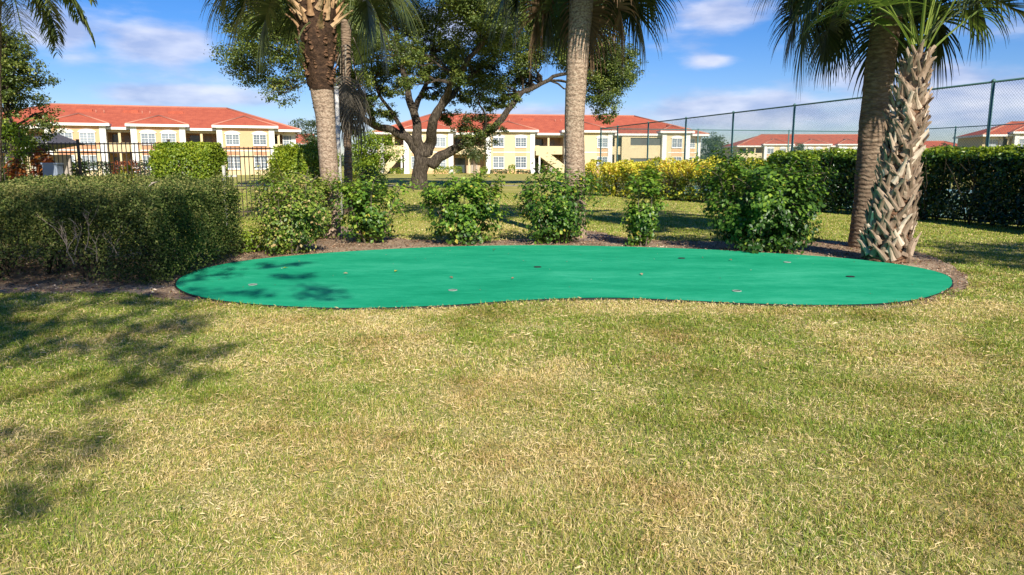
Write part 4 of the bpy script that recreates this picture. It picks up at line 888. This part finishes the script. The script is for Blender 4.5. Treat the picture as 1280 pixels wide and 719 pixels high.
# left palm
o_ = P(413, 298, 16.2); o_.z = 0
pl = thing('palm_tree', o_, 'tall palm with dark fibrous swollen upper trunk and tan frond bases, left of the oak', 'palm tree', 'cabbage palms')
topc = P(393, -85, 16.2)
path_trunk([o_, P(412, 225, 16.2), P(407, 150, 16.2), P(402, 112, 16.2)], [.23, .195, .2, .235], M['palm_trunk'], pl, o_, amp=.012, ringamp=.005, seed=4)
_, cs2, rs2 = path_trunk([P(402, 113, 16.2), P(400, 90, 16.2), P(397, 45, 16.2), P(395, 10, 16.2), topc], [.25, .3, .36, .38, .3], M['fibre_dark'], pl, o_, name='fibre_sleeve', amp=.05, ringamp=.045, seed=5)
boots(pl, cs2, rs2, .4, .72, 60, M['boot_tan'], L=.4, w=.15, tilt=38, seed=5, cross=10)
boots(pl, cs2, rs2, .04, .42, 40, M['fibre'], L=.2, w=.13, tilt=20, seed=6, cross=4)
palm_crown(topc+Vector((0, 0, .1)), 30, pl, o_, 52, els=(80, -22), droop=1.25, tb=.35, Lp=(1.2, 1.6))
fan_frond(P(388, 28, 15.7), math.pi*1.03, R(-30), .4, .85, 1.9, M['palm'], pl, o_, 991, nl=26, tb=.6)
for k, (a_, e_, l_) in enumerate(((3.14, 12, 1.35), (2.85, -2, 1.2), (3.45, 22, 1.5), (3.0, 30, 1.6), (.05, 8, 1.3), (-.3, 20, 1.5), (.35, -4, 1.2), (.0, 32, 1.6))):
    fan_frond(P(396, -38, 16.2), a_, R(e_), l_, 1.15, 1.3, M['palm'], pl, o_, 9900+k, nl=46, tb=.5)
# leaning palm, right
o_ = G(1083, 309); 
pr = thing('palm_tree', o_, 'leaning grey brown palm trunk standing behind the rough palm, lower trunk in shade', 'palm tree', 'cabbage palms')
topc = P(1116, -85, o_.y-.3)
path_trunk([o_, P(1086, 240, o_.y), P(1092, 150, o_.y-.1), P(1103, 60, o_.y-.2), P(1110, 10, o_.y-.3), topc], [.33, .255, .245, .25, .26, .26], M['palm_trunk_grey'], pr, o_, amp=.02, ringamp=.015, seed=6)
palm_crown(topc, 48, pr, o_, 71, els=(80, -45), droop=1.3, tb=.15, Lp=(1.2, 1.75), Lb=(.9, 1.15), nl=46)
# rough palm
o_ = G(1107, 327)
pb = thing('palm_tree', o_, 'shorter palm with criss cross grey old frond bases, at the right end of the green', 'palm tree', 'cabbage palms')
topb = P(1149, 66, o_.y)
_, cs3, rs3 = path_trunk([o_, P(1112, 290, o_.y), P(1125, 210, o_.y), P(1137, 140, o_.y), P(1144, 100, o_.y), topb], [.35, .3, .235, .2, .12, .07], M['fibre'], pb, o_, amp=.03, ringamp=.02, seed=8)
boots(pb, cs3, rs3, .02, .97, 100, M['boot'], L=.33, w=.135, tilt=7, seed=11, cross=30)
boots(pb, cs3, rs3, .02, .96, 300, M['boot'], L=.3, w=.12, tilt=4, seed=12, cross=32, merge=True)
palm_crown(topb+Vector((0, 0, .05)), 15, pb, o_, 93, Lp=(.8, 1.25), Lb=(.75, .95), els=(88, 48), droop=.45, mt='palm_young', nl=34)
for k, (a_, e_) in enumerate(((3.6, 36), (2.9, 30), (-.2, 28), (.5, 30), (5.8, 34))): fan_frond(topb+Vector((0, 0, .1)), a_, R(e_+25), 1.05, .85, 1.1, M['palm_young' if k % 2 else 'palm'], pb, o_, 9500+k, nl=34, tb=.6)
# background palm with hanging dead fronds, beside the left palm
o_ = P(436, 262, 23); o_.z = 0
pd = thing('palm_tree', o_, 'background palm with a skirt of grey dead fronds hanging right of the left palm trunk', 'palm tree')
topc = P(432, 25, 23)
path_trunk([o_, P(435, 200, 23), P(434, 120, 23), topc], [.16, .12, .12, .15], M['palm_trunk_grey'], pd, o_, amp=.015, seed=12)
random.seed(14)
for k in range(7):
    a = k*2.39996; fan_frond(topc+Vector((math.cos(a)*.2, math.sin(a)*.2, -.5-.12*k)), a, R(-62-random.uniform(0, 20)), .9, random.uniform(1.1, 1.5), 1.5, M['palm_grey'], pd, o_, 1400+k, nl=20, name='dead_frond', wid=.05, spread=70)
palm_crown(topc, 14, pd, o_, 95, els=(80, 0), droop=1)
# pale pole
o_ = P(426, 255, 21); o_.z = 0; o = thing('pale_pole', o_, 'thin pale pole standing just right of the left palm trunk', 'pole')
mb = MB(); mb.tube([(0, 0, 0), (0, 0, 3.6)], [.06, .055], 10); mb.build('shaft', M['pale_post'], o); mb = MB(); mb.tube([(0, 0, 3.6), (0, 0, 3.65)], [.075, .06], 10); mb.build('cap', M['pale_post'], o)
# small palm by the building
X_, Y_ = ptY(593, 100); o = thing('palm_tree', (X_, Y_, 0), 'small palm in front of the dark ground floor opening of the centre building', 'palm tree')
path_trunk([(X_, Y_, 0), (X_, Y_, 3.0)], [.2, .17], M['palm_trunk'], o, (X_, Y_, 0), step=.3, sides=10)
for k in range(14): fan_frond((X_, Y_, 3.0), k*2.4, R(60-k*7), .7, .9, 1.2, M['palm'], o, (X_, Y_, 0), 700+k, nl=14, wid=.1)
# off to the right, its crown's shadow falls on the lawn by the hedge
o = thing('oak_tree', (12.6, 5.6, 0), 'small oak just outside the right edge whose crown shades the lawn by the hedge', 'tree')
tm = MB((12.6, 5.6, 0)); tm.tube([(12.6, 5.6, 0), (12.5, 5.65, 2.0), (12.2, 5.7, 3.8)], [.18, .14, .1], 10, wob=.05); cs = []; random.seed(55)
for k in range(22):
    a = k*2.39996; rr_ = (k/22)**.5; c = Vector((12.2+math.cos(a)*rr_*3.0, 5.6+math.sin(a)*rr_*1.7, 4.8+random.uniform(-.35, .35))); cs.append((c, .8)); branch_to(tm, (12.3, 5.7, 3.2), c, .05, .012, .05, 6, .04, 6)
tm.build('trunk', M['bark'], o); tree_crown(cs, .12, 900, M['oak'], 'crown', o, (12.6, 5.6, 0), r2=np.random.default_rng(56))
# oak behind the camera, its crown shades the lawn at the lower left
o = thing('oak_tree', (-2.3, -6.2, 0), 'oak behind the viewpoint that throws dappled shade over the left of the lawn', 'tree')
tm = MB((-2.3, -6.2, 0)); tm.tube([(-2.3, -6.2, 0), (-2.2, -6.1, 2.5), (-2, -5.5, 4.6)], [.3, .24, .2], 10, wob=.05); cs = []
SHADE = [(-6.3, 8.0, 7.8, 1.0), (-4.0, 8.1, 8.2, .8), (-5.1, 7.0, 7, .75), (-3.3, 7.4, 8.4, .5), (-7.3, 10.0, 8.6, 1.2), (-5.6, 10.0, 7.9, .9), (-4.9, 11.0, 8.2, .8), (-4.9, 6.3, 7.5, .9), (-3.9, 6.9, 8, .8), (-3.0, 6.0, 7.6, .75), (-5.6, 7.7, 7.2, .9), (-6.2, 9.3, 7.6, 1.2), (-7.6, 9.2, 8.2, 1.2), (-5.2, 10.2, 8.8, .9), (-8.6, 10.3, 7.6, 1.2), (-2.5, 3.72, 6.6, .42), (-3.0, 3.85, 6.8, .35),
         (-3.6, 11.5, 8.6, .45), (-3.2, 8.9, 8.2, .35), (-2.4, 8.8, 7.8, .35), (-4.6, 9.1, 8, .5), (-6.6, 11.6, 8, 1.0), (-4.6, 12.0, 8.8, .6), (-9.5, 8.6, 7.4, 1.3), (-3.0, 10.2, 8.4, .4), (-2.6, 9.4, 7.9, .3)]
kx, ky = -SX/math.tan(SUN_ELEV), -SY/math.tan(SUN_ELEV)
random.seed(12)
for (gx, gy, z_, r_) in SHADE:
    c = Vector((gx-kx*z_, gy-ky*z_, z_)); cs.append((c, r_)); r_ > .6 and branch_to(tm, (-2, -5.5, random.uniform(3.6, 4.6)), c, .06, .012, .05, 6, .04, 6)
tm.build('trunk', M['bark'], o); tree_crown(cs, .12, 620, M['oak'], 'crown', o, (-2.3, -6.2, 0), r2=np.random.default_rng(41))

# queen palm at the top left corner
def pinnate(base, az_, el_, L, droop, mt, parent, org, seed):
    r_ = random.Random(seed); d = Vector((math.cos(az_)*math.cos(el_), math.sin(az_)*math.cos(el_), math.sin(el_))); p = Vector(base); V = []; F = []; T = []; side0 = Vector((-math.sin(az_), math.cos(az_), 0)); n = 46
    for k in range(n):
        q0 = p.copy(); p = p+d*L/n; d = (d+Vector((0, 0, -droop*(.4+k/n)/n))).normalized(); n0 = len(V); w_ = .02*(1-k/n)+.004
        V += [tuple(q0+side0*w_), tuple(q0-side0*w_), tuple(p-side0*w_), tuple(p+side0*w_)]; F.append((n0, n0+1, n0+2, n0+3)); T += [.6]*4
        if k < 5: continue
        for s in (1, -1):
            for rep in range(2):
                ld = (side0*s*r_.uniform(.6, 1)+d*r_.uniform(.3, .7)+Vector((0, 0, r_.uniform(-.3, .4)))).normalized(); LL = .5*math.sin(math.pi*(.12+.83*k/n))**.6*r_.uniform(.8, 1.1); pp_ = p.copy(); ws = [.012, .014, .011, .001]; n0 = len(V); tv = r_.uniform(.1, .9)
                for j in range(4):
                    sd = ld.cross(Vector((0, 0, 1))).normalized(); V.append(tuple(pp_+sd*ws[j])); V.append(tuple(pp_-sd*ws[j])); T += [tv, tv]; pp_ = pp_+ld*LL/3; ld = (ld+Vector((0, 0, -.35))).normalized()
                for j in range(3): F.append((n0+2*j, n0+2*j+1, n0+2*j+3, n0+2*j+2))
    return npmesh('frond', np.array(V), np.array(F), mt, parent, np.array(T), org=org)
o_ = P(-14, 260, 15.5); o_.z = 0; o = thing('palm_tree', o_, 'feather leaved palm whose fronds arch into the top left corner', 'palm tree')
topc = P(-8, -58, 15.5); path_trunk([o_, topc], [.16, .13], M['palm_trunk_grey'], o, o_, amp=.008, seed=15)
random.seed(15)
for k in range(40): pinnate(topc+Vector((0, 0, .15)), k*2.4, R(74-k*3.0), random.uniform(1.9, 2.5), 2.3, M['palm'] if k % 4 else M['palm_young'], o, o_, 1500+k)

# ------------------------------------------------------------------ things lying on the green
def on_green(u, v): p = P(u, v, 10); s = slope(v); Y = (.03-CAMH)/s; q_ = P(u, v, Y); return q_
cups = [(316, 356, 'cup hole with pale rim in the far left lobe of the green'), (566, 363, 'pale rimmed cup hole near the front middle of the green'), (921, 364, 'dark cup hole with pale rim near the front right of the green'), (1063, 346, 'dark cup hole at the right end of the green, below the rough palm'),
        (672, 334, 'small dark cup hole in the back middle of the green'), (852, 323, 'small dark cup hole near the back edge under the largest shrub'), (984, 328, 'pale cup cover near the back edge, left of the palms')]
first = None
for (u, v, lb) in cups:
    p = on_green(u, v); r = thing('putting_cup', (p.x, p.y, .028), lb, 'golf cup', 'cup holes in the putting green')
    if first is None:
        mb = MB(); n_ = 20; ri, ro = .045, .058; cc = [(math.cos(2*math.pi*k/n_), math.sin(2*math.pi*k/n_)) for k in range(n_)]
        mb.add([(c_*ro, s_*ro, .003) for c_, s_ in cc]+[(c_*ro*.98, s_*ro*.98, .009) for c_, s_ in cc]+[(c_*ri, s_*ri, .009) for c_, s_ in cc]+[(c_*ri, s_*ri, .003) for c_, s_ in cc], [(j*n_+k, j*n_+(k+1) % n_, (j+1)*n_+(k+1) % n_, (j+1)*n_+k) for j in range(3) for k in range(n_)])
        a1 = mb.build('rim', M['rim'], r); mb = MB(); mb.add([(c_*.043, s_*.043, .0045) for c_, s_ in cc], [tuple(range(n_))]); a2 = mb.build('hole', M['black'], r); first = (a1, a2)
    else:
        for a_ in first: c_ = a_.copy(); COL.objects.link(c_); c_.parent = r
    if u in (1063, 672, 852):
        for c_ in r.children:
            if c_.name.startswith('rim'): c_.data = c_.data.copy(); c_.data.materials.clear(); c_.data.materials.append(M['black'])
lv = [(495, 340, 'yellow fallen leaf on the middle left of the green', .9, 'yellow_leaf'), (564, 348, 'small tan fallen leaf behind the front middle cup', .3, 'palm_dead'), (641, 349, 'tan fallen leaf on the centre of the green', .6, 'palm_dead'), (357, 336, 'brownish yellow leaf in the frond shadow on the left of the green', .4, 'yellow_leaf'),
      (432, 343, 'tiny pale leaf left of the yellow leaf on the green', .8, 'palm_dead'), (618, 313, 'brown leaf at the back edge of the green', .1, 'palm_dead'), (913, 326, 'tan leaf near the back edge below the largest shrub', .5, 'palm_dead'), (802, 344, 'pale speck of leaf right of centre on the green', .9, 'palm_dead')]
for (u, v, lb, tv, mt) in lv:
    p = on_green(u, v); V_, F_ = leaf_arrays(np.array([[0, 0, .012]]), np.array([[0, 0, 1.]]), .085, jit=.1, ratio=.5); V_[:, 2] = np.abs(V_[:, 2])+.004
    o = npmesh('fallen_leaf', V_, F_, M[mt], None, np.full(4, tv)); o.location = (p.x, p.y, .029); tag(o, lb, 'leaf', 'fallen leaves on the green')
p = P(194, 239, 9.9); o = npmesh('dry_leaf', np.array([(-.09, 0, .0), (0, -.04, .05), (.1, 0, .09), (.02, .05, .07), (-.05, .01, .06)]), np.array([(0, 1, 2), (0, 2, 3), (0, 3, 4)]), M['palm_grey'], None, np.full(5, 1.)); o.location = (p.x, p.y, 1.28); tag(o, 'curled dry grey leaf lying on top of the clipped hedge', 'leaf')
for (x_, y_, lb) in ((*G(775, 487)[:2], 'single flat green weed leaf on the open lawn right of centre'),):
    V_, F_ = leaf_arrays(np.zeros((4, 3))+rng.normal(0, .015, (4, 3))*[1, 1, 0], np.tile([0, 0, 1.], (4, 1)), .045, jit=.3, ratio=.6); V_[:, 2] += .04
    o = npmesh('weed', V_, F_, M['palm_young'], None, np.full(16, .6)); o.location = (x_, y_, 0); tag(o, lb, 'weed')

x, y = scatter(420, -4.8, 7.4, 8.2, 14.6); k = inpoly(x, y, GREEN); x, y = x[k], y[k]; k = (rng.random(len(x)) < .12+.6*np.clip((y-11.2)/3, 0, 1)+.3*np.clip((-1.5-x)/3, 0, 1)); x, y = x[k], y[k]
V_, F_ = leaf_arrays(np.stack([x, y, 0*x+.036], 1), np.tile([0, 0, 1.], (len(x), 1)), .022, jit=.25, ratio=.5); V_[:, 2] = np.maximum(V_[:, 2], .03)
tag(npmesh('leaf_litter', V_, F_, M['chips'], None, np.repeat(rng.random(len(x)), 4)), 'tiny bits of leaf and bark blown onto the green', 'litter', kind='stuff')
# ------------------------------------------------------------------ grass
def straw(x, y):
    p = np.stack([x, y], 1); f = .55*fbm(p*.55, 51, 3)+.45*fbm(p*2.4, 57, 3)
    greener = .02+.13*np.clip((x-2.2)/3, 0, 1)+.14*np.clip((-1.6-x)/2.5, 0, 1)+.10*np.clip((y-12)/5, 0, 1)
    return np.clip((f-greener-.32)*3.4, 0, 1)
def blades(x, y, h, w, lie):
    n = len(x); a = rng.uniform(0, 2*np.pi, n); st = straw(x, y); isdry = rng.random(n) < .17+.64*st
    lean = rng.uniform(.25, 1.0, n)*lie+.35*isdry; lean = np.clip(lean, .1, 1.5); pat = vn(np.stack([x, y], 1)*5.5, 91); hh = h*rng.uniform(.45, 1.35, n)*(.45+1.1*pat)*(1-.1*isdry)
    d = np.stack([np.cos(a), np.sin(a), 0*a], 1); b = np.stack([x, y, 0*x], 1)
    m1 = b+d*(np.sin(lean*.6)*hh*.55)[:, None]+np.array([0, 0, 1])*(np.cos(lean*.6)*hh*.55)[:, None]
    tp = m1+d*(np.sin(lean*1.25)*hh*.5)[:, None]+np.array([0, 0, 1])*(np.cos(np.minimum(lean*1.25, 1.5))*hh*.5)[:, None]
    a2 = a+np.pi/2+rng.normal(0, .5, n); s = np.stack([np.cos(a2), np.sin(a2), 0*a], 1)*(w*rng.uniform(.6, 1.3, n))[:, None]*.5
    V = np.stack([b-s, b+s, m1+s*.85, m1-s*.85, tp], 1).reshape(-1, 3); i = np.arange(n)[:, None]*5
    F = np.concatenate([i+np.array([[0, 1, 2]]), i+np.array([[0, 2, 3]]), i+np.array([[3, 2, 4]])], 0)
    ti = np.where(isdry, rng.uniform(.55, 1.0, n), rng.uniform(0, .5, n)+.15*st)
    return V, F, np.repeat(ti, 5)
GR = np.array(GREEN)
def lawn_pts(dens, y0, y1, margin=1.2):
    hw = lambda y: y*.70+margin
    n = int(dens*(y1-y0)*2*hw(y1)); x = rng.uniform(-hw(y1), hw(y1), n); y = rng.uniform(y0, y1, n)
    k = np.abs(x) < hw(y); x, y = x[k], y[k]
    k = ~inpoly(x, y, GREEN) & ~(inpoly(x, y, MULs) & (rng.random(len(x)) > np.where((x > -3.6) & (x < 6.6) & (y < 9.3), .75, .015))); x, y = x[k], y[k]
    cl_ = fbm(np.stack([x, y], 1)*6, 71, 2); k = rng.random(len(x)) < .45+1.1*(cl_-.2); return x[k], y[k]
def thatch(x, y, L, w):
    n = len(x); a = rng.uniform(0, 2*np.pi, n); l = L*rng.uniform(.5, 1.3, n); d = np.stack([np.cos(a), np.sin(a), 0*a], 1); st = straw(x, y)
    b = np.stack([x, y, rng.uniform(.004, .028, n)], 1); m_ = b+d*(l*.5)[:, None]+np.stack([0*a, 0*a, rng.uniform(-.004, .014, n)], 1); tp = m_+d*(l*.5)[:, None]+rng.normal(0, .006, (n, 3)); tp[:, 2] = np.maximum(tp[:, 2], .003)
    s = np.stack([-np.sin(a), np.cos(a), rng.normal(0, .5, n)], 1)*(w*rng.uniform(.6, 1.3, n))[:, None]*.5
    V = np.stack([b-s*.6, b+s*.6, m_+s, m_-s, tp], 1).reshape(-1, 3); i = np.arange(n)[:, None]*5
    F = np.concatenate([i+np.array([[0, 1, 2]]), i+np.array([[0, 2, 3]]), i+np.array([[3, 2, 4]])], 0)
    dry = rng.random(n) < .35+.6*st; return V, F, np.repeat(np.where(dry, rng.uniform(.6, 1, n), rng.uniform(.05, .5, n)), 5)
Vs, Fs, Ts, nv = [], [], [], 0
for dens, y0, y1, L, w in ((4500, 1.9, 3.6, .034, .0032), (3600, 3.6, 5.5, .038, .0038), (2000, 5.5, 8.2, .045, .0055), (800, 8.2, 13, .05, .009)):
    x, y = lawn_pts(dens, y0, y1); V_, F_, T_ = thatch(x, y, L, w); Vs.append(V_); Fs.append(F_+nv); Ts.append(T_); nv += len(V_)
for dens, y0, y1, h, w, lie in ((14000, 1.9, 3.6, .033, .0033, 1.0), (10500, 3.6, 5.5, .033, .004, 1.0), (5600, 5.5, 8.2, .035, .006, 1.0), (2800, 8.2, 13, .038, .0085, 1.0), (650, 13, 22, .034, .018, 1.15), (160, 22, 40, .035, .035, 1.1)):
    x, y = lawn_pts(dens, y0, y1); V_, F_, T_ = blades(x, y, h, w, lie); Vs.append(V_); Fs.append(F_+nv); Ts.append(T_); nv += len(V_)
tag(npmesh('grass', np.concatenate(Vs), np.concatenate(Fs), M['grass'], None, np.concatenate(Ts)), 'mown lawn of mixed green and straw coloured blades', 'grass', kind='stuff')
# dirt round the palm bases
for (u, v, r_, lb) in ((413, 292, .9, 'bare dirt ring round the left palm'), (722, 297, .8, 'bare dirt ring round the centre palm')):
    p = G(u, v); mb = MB(); n_ = 26; mb.add([(p.x+math.cos(2*math.pi*k/n_)*r_*random.uniform(.85, 1.15), p.y+math.sin(2*math.pi*k/n_)*r_*random.uniform(.85, 1.15), .011) for k in range(n_)], [tuple(range(n_))]); tag(mb.build('bare_soil', M['dirt']), lb, kind='structure')
